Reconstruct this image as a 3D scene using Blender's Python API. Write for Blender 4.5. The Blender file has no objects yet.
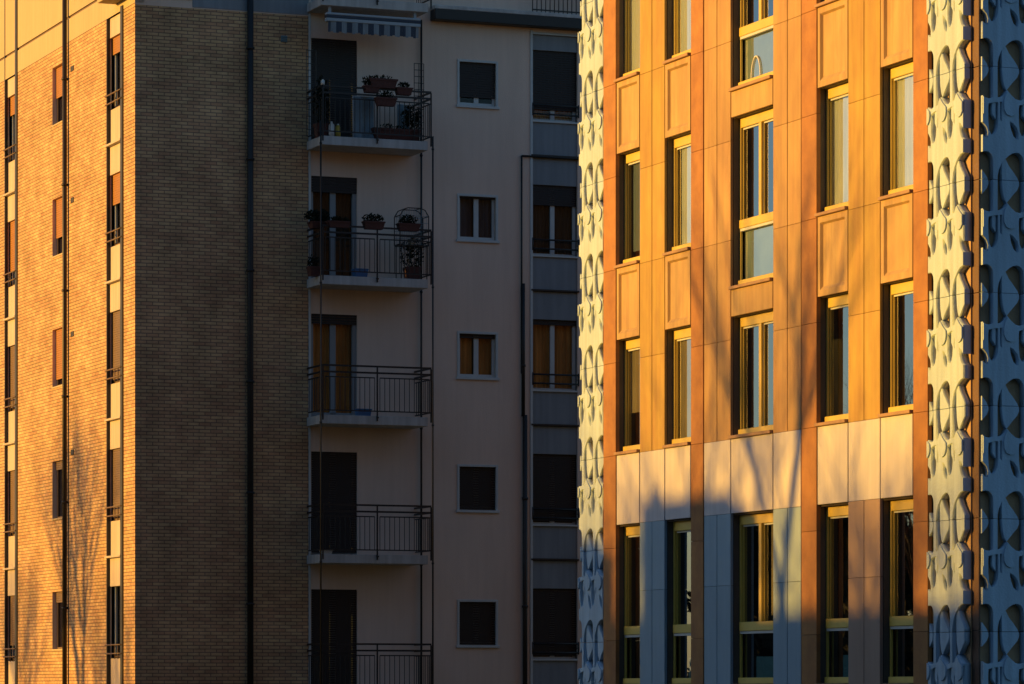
import bpy, bmesh, math, random
from mathutils import Vector, Matrix
random.seed(7)
R = math.radians
SC = bpy.context.scene
COL = SC.collection

# ------------------------------------------------------------------ camera
W_PX, F_PX, HOR = 1024, 3800.0, 688.5
CAM_Z = 1.7
cam_d = bpy.data.cameras.new('camera')
cam_d.sensor_width = 36
cam_d.lens = 36 * F_PX / W_PX
cam_d.shift_y = (HOR - 342) / W_PX
cam_d.clip_start = 0.5
cam_d.clip_end = 3000
cam = bpy.data.objects.new('camera', cam_d)
cam.location = (0, 0, CAM_Z)
cam.rotation_euler = (R(90), 0, 0)
COL.objects.link(cam)
SC.camera = cam

# ------------------------------------------------------------------ light
ALPHA = R(21.87)                 # both buildings stand turned by this angle
SUN_BEHIND = R(20)               # the sun stands this far behind the shaded fronts
SUN_EL = R(7)
SUN_AZ = math.pi + ALPHA - SUN_BEHIND
SUN_DIR = Vector((math.cos(SUN_AZ) * math.cos(SUN_EL), math.sin(SUN_AZ) * math.cos(SUN_EL), math.sin(SUN_EL)))
w = bpy.data.worlds.new('World')
SC.world = w
w.use_nodes = True
sky = w.node_tree.nodes.new('ShaderNodeTexSky')
sky.sky_type = 'NISHITA'
sky.sun_disc = False
sky.sun_elevation = SUN_EL
sky.sun_rotation = math.pi / 2 - SUN_AZ
sky.ozone_density = 3.2
sky.dust_density = 0.6
w.node_tree.links.new(sky.outputs[0], w.node_tree.nodes['Background'].inputs[0])
w.node_tree.nodes['Background'].inputs[1].default_value = 0.105
sl = bpy.data.lights.new('sun', 'SUN')
sl.energy = 4.8
sl.angle = R(0.7)
sl.color = (1.0, 0.50, 0.068)
so = bpy.data.objects.new('sun', sl)
so.rotation_euler = SUN_DIR.to_track_quat('Z', 'Y').to_euler()
so.location = (-40, 60, 40)
COL.objects.link(so)
vs = SC.view_settings
vs.view_transform = 'Standard'
vs.look = 'None'
vs.exposure = 0.6
vs.gamma = 1
vs.use_curve_mapping = False

# ------------------------------------------------------------------ materials
ISL = {'red_granite': .14, 'tan_stone_cladding': .09, 'soft_tan_stone_cladding': .09, 'shade_tinted_tan_cladding': .10, 'brown_tan_stone_cladding': .10, 'pale_stone_band': .08, 'dimmed_red_granite': .15}
def mat(name, col, rough=0.7, metal=0.0, var=0.0, vscale=2.0, col2=None, bump=0.0, bscale=30.0, spec=0.5, streak=0.0):
    m = bpy.data.materials.new(name)
    m.use_nodes = True
    nt = m.node_tree
    b = nt.nodes['Principled BSDF']
    b.inputs['Base Color'].default_value = (*col, 1)
    b.inputs['Roughness'].default_value = rough
    b.inputs['Metallic'].default_value = metal
    b.inputs['Specular IOR Level'].default_value = spec
    tc = nt.nodes.new('ShaderNodeTexCoord')
    if var > 0 or col2:
        n = nt.nodes.new('ShaderNodeTexNoise')
        n.inputs['Scale'].default_value = vscale
        n.inputs['Detail'].default_value = 6
        n.inputs['Roughness'].default_value = 0.65
        mp = nt.nodes.new('ShaderNodeMapping')
        mp.inputs['Scale'].default_value = (1, 1, 0.35 if streak else 1)
        nt.links.new(tc.outputs['Object'], mp.inputs[0])
        nt.links.new(mp.outputs[0], n.inputs['Vector'])
        r = nt.nodes.new('ShaderNodeValToRGB')
        r.color_ramp.elements[0].position = 0.32
        r.color_ramp.elements[1].position = 0.68
        c2 = col2 or tuple(c * (1 - var) for c in col)
        r.color_ramp.elements[0].color = (*c2, 1)
        r.color_ramp.elements[1].color = (*col, 1)
        nt.links.new(n.outputs['Fac'], r.inputs[0])
        out = r.outputs[0]
        if streak:
            s = nt.nodes.new('ShaderNodeTexNoise')
            s.inputs['Scale'].default_value = 1.0
            s.inputs['Detail'].default_value = 5
            mp2 = nt.nodes.new('ShaderNodeMapping')
            mp2.inputs['Scale'].default_value = (9, 9, 0.5)
            nt.links.new(tc.outputs['Object'], mp2.inputs[0])
            nt.links.new(mp2.outputs[0], s.inputs['Vector'])
            mr = nt.nodes.new('ShaderNodeMapRange')
            mr.inputs['From Min'].default_value = 0.35
            mr.inputs['From Max'].default_value = 0.62
            mr.inputs['To Min'].default_value = 1 - streak
            mr.inputs['To Max'].default_value = 1
            nt.links.new(s.outputs['Fac'], mr.inputs[0])
            mx = nt.nodes.new('ShaderNodeVectorMath')
            mx.operation = 'SCALE'
            nt.links.new(out, mx.inputs[0])
            nt.links.new(mr.outputs[0], mx.inputs['Scale'])
            out = mx.outputs[0]
        if name in ISL:
            ge = nt.nodes.new('ShaderNodeNewGeometry')
            m2 = nt.nodes.new('ShaderNodeMapRange')
            m2.inputs['To Min'].default_value = 1 - ISL[name]
            m2.inputs['To Max'].default_value = 1 + ISL[name] * .5
            nt.links.new(ge.outputs['Random Per Island'], m2.inputs[0])
            v2 = nt.nodes.new('ShaderNodeVectorMath'); v2.operation = 'SCALE'
            nt.links.new(out, v2.inputs[0]); nt.links.new(m2.outputs[0], v2.inputs['Scale'])
            out = v2.outputs[0]
        nt.links.new(out, b.inputs['Base Color'])
    if bump > 0:
        n2 = nt.nodes.new('ShaderNodeTexNoise')
        n2.inputs['Scale'].default_value = bscale
        n2.inputs['Detail'].default_value = 4
        nt.links.new(tc.outputs['Object'], n2.inputs['Vector'])
        bp = nt.nodes.new('ShaderNodeBump')
        bp.inputs['Strength'].default_value = bump
        bp.inputs['Distance'].default_value = 0.02
        nt.links.new(n2.outputs['Fac'], bp.inputs['Height'])
        nt.links.new(bp.outputs[0], b.inputs['Normal'])
    return m

def brick_mat(name, c1, c2, mortar):
    m = bpy.data.materials.new(name)
    m.use_nodes = True
    nt = m.node_tree
    L = nt.links.new
    b = nt.nodes['Principled BSDF']
    b.inputs['Roughness'].default_value = 0.85
    b.inputs['Specular IOR Level'].default_value = 0.2
    tc = nt.nodes.new('ShaderNodeTexCoord')
    sx = nt.nodes.new('ShaderNodeSeparateXYZ')
    L(tc.outputs['Object'], sx.inputs[0])
    ad = nt.nodes.new('ShaderNodeMath')
    ad.operation = 'ADD'
    L(sx.outputs[0], ad.inputs[0]); L(sx.outputs[1], ad.inputs[1])
    cx = nt.nodes.new('ShaderNodeCombineXYZ')
    L(ad.outputs[0], cx.inputs[0]); L(sx.outputs[2], cx.inputs[1])
    br = nt.nodes.new('ShaderNodeTexBrick')
    br.inputs['Color1'].default_value = (*c1, 1)
    br.inputs['Color2'].default_value = (*c2, 1)
    br.inputs['Mortar'].default_value = (*mortar, 1)
    br.inputs['Scale'].default_value = 1
    br.inputs['Brick Width'].default_value = 0.26
    br.inputs['Row Height'].default_value = 0.075
    br.inputs['Mortar Size'].default_value = 0.011
    br.inputs['Mortar Smooth'].default_value = 0.3
    br.inputs['Bias'].default_value = -0.15
    L(cx.outputs[0], br.inputs['Vector'])
    n = nt.nodes.new('ShaderNodeTexNoise')
    n.inputs['Scale'].default_value = 0.9
    n.inputs['Detail'].default_value = 7
    n.inputs['Roughness'].default_value = 0.7
    L(tc.outputs['Object'], n.inputs['Vector'])
    mr = nt.nodes.new('ShaderNodeMapRange')
    mr.inputs['From Min'].default_value = 0.35
    mr.inputs['From Max'].default_value = 0.65
    mr.inputs['To Min'].default_value = 0.66
    mr.inputs['To Max'].default_value = 1.08
    L(n.outputs['Fac'], mr.inputs[0])
    # row to row variation
    n3 = nt.nodes.new('ShaderNodeTexNoise')
    n3.inputs['Scale'].default_value = 1.0
    n3.inputs['Detail'].default_value = 3
    mp = nt.nodes.new('ShaderNodeMapping')
    mp.inputs['Scale'].default_value = (2.5, 9, 1)
    L(cx.outputs[0], mp.inputs[0]); L(mp.outputs[0], n3.inputs['Vector'])
    mr3 = nt.nodes.new('ShaderNodeMapRange')
    mr3.inputs['From Min'].default_value = 0.35
    mr3.inputs['From Max'].default_value = 0.65
    mr3.inputs['To Min'].default_value = 0.86
    mr3.inputs['To Max'].default_value = 1.05
    L(n3.outputs['Fac'], mr3.inputs[0])
    mu = nt.nodes.new('ShaderNodeMath'); mu.operation = 'MULTIPLY'
    L(mr.outputs[0], mu.inputs[0]); L(mr3.outputs[0], mu.inputs[1])
    vm = nt.nodes.new('ShaderNodeVectorMath'); vm.operation = 'SCALE'
    L(br.outputs['Color'], vm.inputs[0]); L(mu.outputs[0], vm.inputs['Scale'])
    L(vm.outputs[0], b.inputs['Base Color'])
    bp = nt.nodes.new('ShaderNodeBump')
    bp.inputs['Strength'].default_value = 0.55
    bp.inputs['Distance'].default_value = 0.012
    bp.invert = True
    L(br.outputs['Fac'], bp.inputs['Height'])
    L(bp.outputs[0], b.inputs['Normal'])
    return m

def glass_mat(name, f0=0.05, f1=0.9, pw=2.5, tint=(1, 1, 1), wave=0.0):
    m = bpy.data.materials.new(name)
    m.use_nodes = True
    nt = m.node_tree
    L = nt.links.new
    nt.nodes.remove(nt.nodes['Principled BSDF'])
    out = nt.nodes['Material Output']
    g = nt.nodes.new('ShaderNodeBsdfGlossy'); g.inputs['Roughness'].default_value = 0.01
    t = nt.nodes.new('ShaderNodeBsdfTransparent'); t.inputs[0].default_value = (0.8 * tint[0], 0.85 * tint[1], 0.85 * tint[2], 1)
    lw = nt.nodes.new('ShaderNodeLayerWeight'); lw.inputs['Blend'].default_value = 0.5
    pwn = nt.nodes.new('ShaderNodeMath'); pwn.operation = 'POWER'; pwn.inputs[1].default_value = pw
    L(lw.outputs['Facing'], pwn.inputs[0])
    f = nt.nodes.new('ShaderNodeMath'); f.operation = 'MULTIPLY_ADD'; f.inputs[1].default_value = f1; f.inputs[2].default_value = f0
    L(pwn.outputs[0], f.inputs[0])
    mx = nt.nodes.new('ShaderNodeMixShader')
    L(f.outputs[0], mx.inputs[0]); L(t.outputs[0], mx.inputs[1]); L(g.outputs[0], mx.inputs[2])
    L(mx.outputs[0], out.inputs['Surface'])
    if wave:
        tc = nt.nodes.new('ShaderNodeTexCoord')
        n = nt.nodes.new('ShaderNodeTexNoise'); n.inputs['Scale'].default_value = 1.3; n.inputs['Detail'].default_value = 1
        L(tc.outputs['Object'], n.inputs['Vector'])
        bp = nt.nodes.new('ShaderNodeBump'); bp.inputs['Strength'].default_value = wave; bp.inputs['Distance'].default_value = 0.02
        L(n.outputs['Fac'], bp.inputs['Height']); L(bp.outputs[0], g.inputs['Normal'])
    return m

M = {
 'brick': brick_mat('yellow_brick', (0.70, 0.48, 0.26), (0.58, 0.33, 0.19), (0.26, 0.18, 0.13)),
 'plaster': mat('pinkish_plaster', (0.80, 0.64, 0.54), 0.9, var=0.14, vscale=0.45, bump=0.3, bscale=40, spec=0.2, streak=0.045),
 'frieze': mat('cream_render', (0.55, 0.45, 0.30), 0.85, var=0.1, vscale=0.8, bump=0.2, spec=0.2, streak=0.08),
 'slab': mat('painted_concrete', (0.58, 0.58, 0.58), 0.8, var=0.2, vscale=2, bump=0.2, spec=0.3, streak=0.2),
 'cream_panel': mat('cream_infill_panel', (0.58, 0.50, 0.44), 0.7, var=0.12, vscale=1.5, spec=0.3, streak=0.12),
 'grey_panel': mat('grey_infill_panel', (0.26, 0.30, 0.34), 0.7, var=0.15, vscale=1.5, spec=0.3, streak=0.12),
 'dark_metal': mat('dark_painted_metal', (0.03, 0.026, 0.024), 0.5, metal=0.0, var=0.3, vscale=8),
 'iron': mat('black_railing_iron', (0.012, 0.013, 0.015), 0.5),
 'white_trim': mat('pale_trim', (0.55, 0.60, 0.62), 0.6, var=0.12, vscale=4),
 'shutter_dark': mat('dark_roller_shutter', (0.014, 0.012, 0.013), 0.6),
 'shutter_orange': mat('orange_roller_shutter', (0.36, 0.15, 0.03), 0.6, var=0.12, vscale=5),
 'shutter_brown': mat('brown_roller_shutter', (0.16, 0.10, 0.07), 0.6, var=0.15, vscale=5),
 'room': mat('dark_room', (0.03, 0.03, 0.032), 0.9),
 'joint': mat('dark_joint', (0.045, 0.035, 0.03), 0.9),
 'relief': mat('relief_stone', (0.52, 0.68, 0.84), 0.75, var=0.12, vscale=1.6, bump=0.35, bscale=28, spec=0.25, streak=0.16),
 'fin': mat('red_granite', (0.46, 0.225, 0.08), 0.7, col2=(0.33, 0.15, 0.065), vscale=2.6, bump=0.25, bscale=70, spec=0.3),
 'tan': mat('tan_stone_cladding', (0.54, 0.385, 0.11), 0.75, col2=(0.44, 0.27, 0.10), vscale=2.0, bump=0.2, bscale=60, spec=0.25, streak=0.11),
 'tan_soft': mat('soft_tan_stone_cladding', (0.53, 0.36, 0.17), 0.75, col2=(0.43, 0.26, 0.14), vscale=2.0, bump=0.2, bscale=60, spec=0.25, streak=0.11),
 'tan_shaded': mat('shade_tinted_tan_cladding', (0.36, 0.50, 0.62), 0.75, col2=(0.31, 0.43, 0.54), vscale=1.2, bump=0.2, bscale=60, spec=0.25, streak=0.05),  # tan stone recoloured blue: the shade on the foot is in the colour
 'spandrel': mat('sand_stone_spandrel', (0.56, 0.405, 0.19), 0.75, col2=(0.45, 0.29, 0.155), vscale=2.2, bump=0.25, bscale=60, spec=0.25, streak=0.16),
 'band': mat('pale_stone_band', (0.66, 0.65, 0.70), 0.75, col2=(0.60, 0.58, 0.62), vscale=1.0, bump=0.2, bscale=60, spec=0.25, streak=0.08),
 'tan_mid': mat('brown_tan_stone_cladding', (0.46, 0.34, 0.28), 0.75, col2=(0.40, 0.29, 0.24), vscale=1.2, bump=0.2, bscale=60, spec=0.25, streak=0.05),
 'backing': mat('ochre_backing_stone', (0.50, 0.34, 0.20), 0.85, var=0.25, vscale=2.5, bump=0.3),
 'curtain_brown': mat('brown_curtain', (0.10, 0.06, 0.04), 0.9, var=0.3, vscale=3, streak=0.4),
 'curtain_dark': mat('dusky_curtain', (0.10, 0.10, 0.12), 0.9, var=0.3, vscale=3, streak=0.4),
 'door_frame': mat('grey_white_frame', (0.24, 0.28, 0.31), 0.6),
 'post': mat('dimmed_red_granite', (0.17, 0.10, 0.07), 0.7, col2=(0.13, 0.075, 0.05), vscale=1.8, bump=0.3, bscale=70),  # red granite darkened in colour for the weaker light on the corner post
 'rear': mat('dark_render', (0.13, 0.10, 0.06), 0.9, var=0.2),
 'sill': mat('brown_stone_sill', (0.42, 0.26, 0.15), 0.7, var=0.2, vscale=3, bump=0.2),
 'yellow': mat('yellow_window_frame', (0.66, 0.50, 0.10), 0.45, var=0.1, vscale=5),
 'jamb': mat('dark_window_reveal', (0.12, 0.105, 0.09), 0.8, var=0.2, vscale=3),
 'glass': glass_mat('office_glass', 0.12, 0.9, 1.6, wave=0.08),
 'glass_home': glass_mat('home_glass', 0.035, 0.9, 3.0, wave=0.05),
 'curtain': mat('pale_blind', (0.78, 0.84, 0.84), 0.9, var=0.06, vscale=3),
 'curtain_tan': mat('beige_curtain', (0.50, 0.42, 0.28), 0.9, var=0.2, vscale=3, streak=0.25),
 'curtain_wood': mat('amber_curtain', (0.85, 0.36, 0.10), 0.9, var=0.3, vscale=3, streak=0.4),
 'film': mat('frosted_lower_pane', (0.40, 0.52, 0.56), 0.25, var=0.2, vscale=2.0, spec=0.6),
 'paper': mat('teal_board', (0.15, 0.38, 0.42), 0.7),
 'ring': mat('white_ring_sticker', (0.8, 0.8, 0.8), 0.5),
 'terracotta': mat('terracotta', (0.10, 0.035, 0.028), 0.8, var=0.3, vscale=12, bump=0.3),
 'leaf': mat('dark_foliage', (0.022, 0.030, 0.02), 0.9, spec=0.1, var=0.5, vscale=9),
 'cloth_blue': mat('pale_blue_cloth', (0.22, 0.30, 0.36), 0.9, var=0.2, vscale=6),
 'white_stuff': mat('white_plastic', (0.6, 0.6, 0.58), 0.5),
 'blue_stuff': mat('blue_plastic', (0.05, 0.16, 0.36), 0.5),
 'yellow_stuff': mat('yellow_plastic', (0.45, 0.32, 0.05), 0.5),
 'bark': mat('bark', (0.09, 0.07, 0.055), 0.9, var=0.4, vscale=6, bump=0.5),
 'asphalt': mat('asphalt', (0.05, 0.05, 0.052), 0.9, var=0.25, vscale=0.5, bump=0.3, bscale=80),
 'paving': mat('pavement_slabs', (0.22, 0.21, 0.20), 0.85, var=0.2, vscale=0.8, bump=0.3),
 'grass': mat('lawn', (0.05, 0.07, 0.03), 0.95, var=0.4, vscale=1.2, bump=0.5),
 'kerb': mat('kerb_stone', (0.3, 0.3, 0.29), 0.8, var=0.2),
 'paint': mat('road_paint', (0.75, 0.75, 0.72), 0.7, var=0.15, vscale=4),
 'rooftile': mat('roof_tiles', (0.20, 0.09, 0.06), 0.85, var=0.3, vscale=4, bump=0.4),
 'ochre': mat('ochre_render', (0.17, 0.15, 0.13), 0.9, var=0.15, vscale=0.8),
 'awning': mat('awning_canvas', (0.38, 0.44, 0.50), 0.85, var=0.1, vscale=5),
 'awning_dark': mat('awning_dark_stripe', (0.045, 0.06, 0.09), 0.85),
 'vent': mat('vent_grille', (0.13, 0.22, 0.27), 0.6),
}

# ------------------------------------------------------------------ helpers
class MB:
    def __init__(s):
        s.bm = bmesh.new(); s.mats = []
    def mi(s, m):
        if m is None: m = 'joint'
        if m not in s.mats: s.mats.append(m)
        return s.mats.index(m)
    def face(s, pts, m=None):
        vs_ = [s.bm.verts.new(p) for p in pts]
        f = s.bm.faces.new(vs_); f.material_index = s.mi(m)
        return f
    def box(s, x0, x1, y0, y1, z0, z1, m=None, bev=0.0):
        if x0 > x1: x0, x1 = x1, x0
        if y0 > y1: y0, y1 = y1, y0
        if z0 > z1: z0, z1 = z1, z0
        k = s.mi(m)
        v = [s.bm.verts.new(p) for p in ((x0,y0,z0),(x1,y0,z0),(x1,y1,z0),(x0,y1,z0),(x0,y0,z1),(x1,y0,z1),(x1,y1,z1),(x0,y1,z1))]
        fs = []
        for q in ((3,2,1,0),(4,5,6,7),(0,1,5,4),(1,2,6,5),(2,3,7,6),(3,0,4,7)):
            f = s.bm.faces.new([v[i] for i in q]); f.material_index = k; fs.append(f)
        if bev > 0:
            es = list({e for f in fs for e in f.edges})
            bmesh.ops.bevel(s.bm, geom=es, offset=bev, segments=1, affect='EDGES', material=-1)
        return s
    def tube(s, a, b, r0, r1=None, n=8, m=None, cap=True):
        r1 = r0 if r1 is None else r1
        a, b = Vector(a), Vector(b)
        d = (b - a)
        if d.length < 1e-6: return s
        q = d.to_track_quat('Z', 'Y')
        k = s.mi(m)
        A = [s.bm.verts.new(a + q @ Vector((r0*math.cos(2*math.pi*i/n), r0*math.sin(2*math.pi*i/n), 0))) for i in range(n)]
        B = [s.bm.verts.new(b + q @ Vector((r1*math.cos(2*math.pi*i/n), r1*math.sin(2*math.pi*i/n), 0))) for i in range(n)]
        for i in range(n):
            f = s.bm.faces.new((A[i], A[(i+1) % n], B[(i+1) % n], B[i])); f.material_index = k; f.smooth = n > 5
        if cap:
            f = s.bm.faces.new(A[::-1]); f.material_index = k
            f = s.bm.faces.new(B); f.material_index = k
        return s
    def build(s, name, parent=None, loc=(0, 0, 0)):
        if name in ('glass', 'frosted_pane'):
            for f in s.bm.faces:
                f.normal_update()
                if f.normal.x > 0.5 or f.normal.y > 0.5: f.normal_flip()
        me = bpy.data.meshes.new(name)
        s.bm.to_mesh(me); s.bm.free()
        for k in s.mats: me.materials.append(M[k])
        o = bpy.data.objects.new(name, me)
        COL.objects.link(o)
        o.parent = parent
        o.location = loc
        return o

def tag(o, label=None, cat=None, group=None, kind=None):
    if label: o['label'] = label
    if cat: o['category'] = cat
    if group: o['group'] = group
    if kind: o['kind'] = kind
    return o
def empty(name, loc, rz=0.0):
    o = bpy.data.objects.new(name, None)
    o.empty_display_size = 0.3
    COL.objects.link(o); o.location = loc; o.rotation_euler = (0, 0, rz)
    return o
def copy_tree(o, parent=None):
    c = o.copy(); COL.objects.link(c); c.parent = parent
    for ch in o.children: copy_tree(ch, c)
    return c

CA, SA = math.cos(ALPHA), math.sin(ALPHA)
class Frame:
    """a building's own axes: X along its shaded front, Y back along its sunlit side, Z up"""
    def __init__(s, u0, pxpm):
        s.y = F_PX / pxpm
        s.x = (u0 - 512) / F_PX * s.y
    def lit(s, u, d=0.0):        # Y on the plane X=d seen in column u
        k = (u - 512) / F_PX
        return (s.x + d*CA - k*(s.y + d*SA)) / (SA + k*CA)
    def sh(s, u, d=0.0):         # X on the plane Y=d seen in column u
        k = (u - 512) / F_PX
        return (k*(s.y + d*CA) - s.x + d*SA) / (CA - k*SA)
    def world(s, x, y, z=0.0):
        return Vector((s.x + x*CA - y*SA, s.y + x*SA + y*CA, z))
def Z(h): return h + CAM_Z

class Wall:
    """writes boxes on a face: a runs along it, d goes into the building"""
    def __init__(s, face): s.f = face
    def box(s, mb, a0, a1, d0, d1, z0, z1, m=None, bev=0.0):
        if s.f == 'lit': return mb.box(d0, d1, a0, a1, z0, z1, m, bev)
        return mb.box(a0, a1, d0, d1, z0, z1, m, bev)
    def p(s, a, d, z): return (d, a, z) if s.f == 'lit' else (a, d, z)
    def sheet(s, mb, a0, a1, z0, z1, d, holes, mfun, depth, rev):
        """wall skin with real openings: holes (a0,a1,z0,z1[,depth])"""
        As = sorted({a0, a1, *[h[0] for h in holes], *[h[1] for h in holes]})
        Zs = sorted({z0, z1, *[h[2] for h in holes], *[h[3] for h in holes]})
        As = [a for a in As if a0 - 1e-6 <= a <= a1 + 1e-6]
        Zs = [z for z in Zs if z0 - 1e-6 <= z <= z1 + 1e-6]
        for i in range(len(As) - 1):
            for j in range(len(Zs) - 1):
                ca, cz = (As[i] + As[i+1]) / 2, (Zs[j] + Zs[j+1]) / 2
                if any(h[0] < ca < h[1] and h[2] < cz < h[3] for h in holes): continue
                mb.face([s.p(As[i], d, Zs[j]), s.p(As[i+1], d, Zs[j]), s.p(As[i+1], d, Zs[j+1]), s.p(As[i], d, Zs[j+1])], mfun(ca, cz))
        for h in holes:
            D = d + (h[4] if len(h) > 4 else depth)
            A0, A1, Y0, Y1 = max(h[0], a0), min(h[1], a1), max(h[2], z0), min(h[3], z1)
            for (p0, p1) in (((A0, Y0), (A1, Y0)), ((A0, Y1), (A1, Y1)), ((A0, Y0), (A0, Y1)), ((A1, Y0), (A1, Y1))):
                mb.face([s.p(p0[0], d, p0[1]), s.p(p1[0], d, p1[1]), s.p(p1[0], D, p1[1]), s.p(p0[0], D, p0[1])], rev)
LIT, SHD = Wall('lit'), Wall('shd')

# ================================================================== RIGHT BUILDING (office)
RB = Frame(971.6, 68.7)
rb = tag(empty('office_building', (RB.x, RB.y, 0), ALPHA),
         'office block with orange granite fins, yellow framed windows and cream relief panels', 'building')
TOP_R = 15.6
uL = lambda u, d=0.0: RB.lit(u, d)
Y_END = uL(579.0)               # far corner of the sunlit side
Y_P1, Y_F1 = uL(928), uL(602.8) # inner edges of the two relief strips
PN = 0.02                       # face of the flat cladding
BK = 0.075                      # backing wall

# bays: (u0,u1)
bays = {'1': (616.2, 639.3), '2': (665, 690.3), '3': (731, 772.6), '4': (817, 847.7), '5': (880.5, 912.6)}
B = {k: (uL(v[1], PN), uL(v[0], PN)) for k, v in bays.items()}   # Y near, Y far
fins = [(603.4, 615.6), (690.9, 703.0), (801.4, 816.4), (913.2, 927.6)]
cols = [(639.9, 651.6), (652.2, 664.4), (703.6, 716.6), (717.2, 730.4), (773.2, 787.0), (787.6, 800.8), (848.3, 863.6), (864.2, 879.9)]
rowsS = [(0.08, 2.87), (4.19, 6.17), (7.50, 9.47), (10.80, 12.77)]
rows3 = [(0.08, 2.87), (4.19, 6.15), (6.66, 9.45), (9.94, 12.77)]

holes = []
for k, (a0, a1) in B.items():
    for (z0, z1) in (rows3 if k == '3' else rowsS):
        holes.append((a0, a1, Z(z0), Z(z1), 0.10))
mb = MB()
LIT.sheet(mb, Y_P1, Y_F1, 0.0, TOP_R, BK, holes, lambda a, z: 'joint', 0.10, 'jamb')
# other sides of the building (not seen from here but real), roof and an inner core
XR, YR = 22.0, Y_END - 0.02
mb.face([(0.16, 0.42, 0), (0.16, 0.42, TOP_R), (0.16, Y_P1, TOP_R), (0.16, Y_P1, 0)], 'joint')
mb.face([(0.16, Y_F1, 0), (0.16, Y_F1, TOP_R), (0.16, YR, TOP_R), (0.16, YR, 0)], 'joint')
mb.face([(0.2, 0.16, 0), (0.2, 0.16, TOP_R), (XR, 0.16, TOP_R), (XR, 0.16, 0)], 'joint')
mb.face([(XR, 0.16, 0), (XR, 0.16, TOP_R), (XR, YR, TOP_R), (XR, YR, 0)], 'tan')
mb.face([(0.16, 0.16, TOP_R), (XR, 0.16, TOP_R), (XR, YR, TOP_R), (0.16, YR, TOP_R)], 'slab')
mb.build('wall', rb)
mb = MB()
mb.face([(0.16, YR, 0), (0.16, YR, TOP_R), (XR, YR, TOP_R), (XR, YR, 0)], 'rear')
mb.build('rear_wall', rb)
mb = MB()
mb.box(1.6, XR - 0.3, 0.4, YR - 0.3, 0.1, TOP_R - 0.2, 'room')
for z in (-0.1, 3.3, 6.45, 9.75, 12.9):
    mb.box(0.26, 1.6, 0.5, YR - 0.4, Z(z), Z(z) + 0.12, 'room')
mb.build('interior_wall', rb)
mb = MB(); mb.box(-0.05, XR + 0.1, -0.05, YR + 0.1, TOP_R + 0.003, TOP_R + 0.35, 'slab', 0.02); mb.build('parapet', rb)

# red granite fins, cut at every stone joint
JZ = [-1.7, -0.8, 0.85, 2.49, 4.13, 5.78, 7.43, 9.08, 10.73, 12.38, 13.9]
def stones(mb, a0, a1, d0, zs, m, bev=0.003, gap=0.0025):
    for i in range(len(zs) - 1):
        LIT.box(mb, a0, a1, d0, BK - 0.003, Z(zs[i]) + gap, Z(zs[i+1]) - gap, m, bev)
for (u0, u1) in fins:
    mb = MB(); stones(mb, uL(u1), uL(u0), 0.0, JZ, 'fin'); mb.build('granite_fin', rb)
for i, (u0, u1) in enumerate(cols):
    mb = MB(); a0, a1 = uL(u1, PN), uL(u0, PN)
    stones(mb, a0, a1, PN, [-1.7, 0.05, 1.71, 2.9], 'tan_mid' if u0 > 845 else 'tan_shaded')
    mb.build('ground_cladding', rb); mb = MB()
    stones(mb, a0, a1, PN, [4.13, 5.78, 7.43, 9.08, 10.73, 12.38, 13.9], 'tan_soft' if 700 < u0 < 800 else 'tan')
    mb.build('cladding_strip', rb)
# pale band panels between ground floor and first floor
band_u = [bays['1'], (639.9, 664.4), bays['2'], (703.6, 730.4), bays['3'], (773.2, 800.8), bays['4'], (848.3, 879.9), bays['5']]
for (u0, u1) in band_u:
    mb = MB(); stones(mb, uL(u1, PN) + .006, uL(u0, PN) - .006, PN, [2.9, 4.13], 'band'); mb.build('pale_panel', rb)
# spandrels with a sunk field
def spandrel(a0, a1, z0, z1):
    mb = MB()
    a0 += .006; a1 -= .006
    b, dp, sl_ = 0.10, 0.045, 0.03
    if z1 - z0 < 0.9:
        LIT.box(mb, a0, a1, PN, BK - .003, z0, z1, 'spandrel', 0.006)
    else:
        o = [(a0, z0), (a1, z0), (a1, z1), (a0, z1)]
        i1 = [(a0+b, z0+b), (a1-b, z0+b), (a1-b, z1-b), (a0+b, z1-b)]
        i2 = [(a0+b+sl_, z0+b+sl_*2), (a1-b-sl_, z0+b+sl_*2), (a1-b-sl_, z1-b-sl_), (a0+b+sl_, z1-b-sl_)]
        for r0, d0, r1, d1 in ((o, PN, i1, PN), (i1, PN, i2, PN+dp)):
            for k in range(4):
                n = (k+1) % 4
                mb.face([LIT.p(r0[k][0], d0, r0[k][1]), LIT.p(r0[n][0], d0, r0[n][1]), LIT.p(r1[n][0], d1, r1[n][1]), LIT.p(r1[k][0], d1, r1[k][1])], 'spandrel')
        mb.face([LIT.p(a, PN+dp, z) for a, z in i2], 'spandrel')
        for k in range(4):
            n = (k+1) % 4
            mb.face([LIT.p(o[k][0], PN, o[k][1]), LIT.p(o[n][0], PN, o[n][1]), LIT.p(o[n][0], BK-.003, o[n][1]), LIT.p(o[k][0], BK-.003, o[k][1])], 'spandrel')
    return mb.build('spandrel', rb)
for k, (a0, a1) in B.items():
    rs = rows3 if k == '3' else rowsS
    for i in range(1, len(rs)):
        if i + 1 < len(rs): spandrel(a0, a1, Z(rs[i][1]) + .012, Z(rs[i+1][0]) - .055)
    LIT_top = (Z(rs[-1][1]) + .012, Z(13.9))
    spandrel(a0, a1, *LIT_top)
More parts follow.
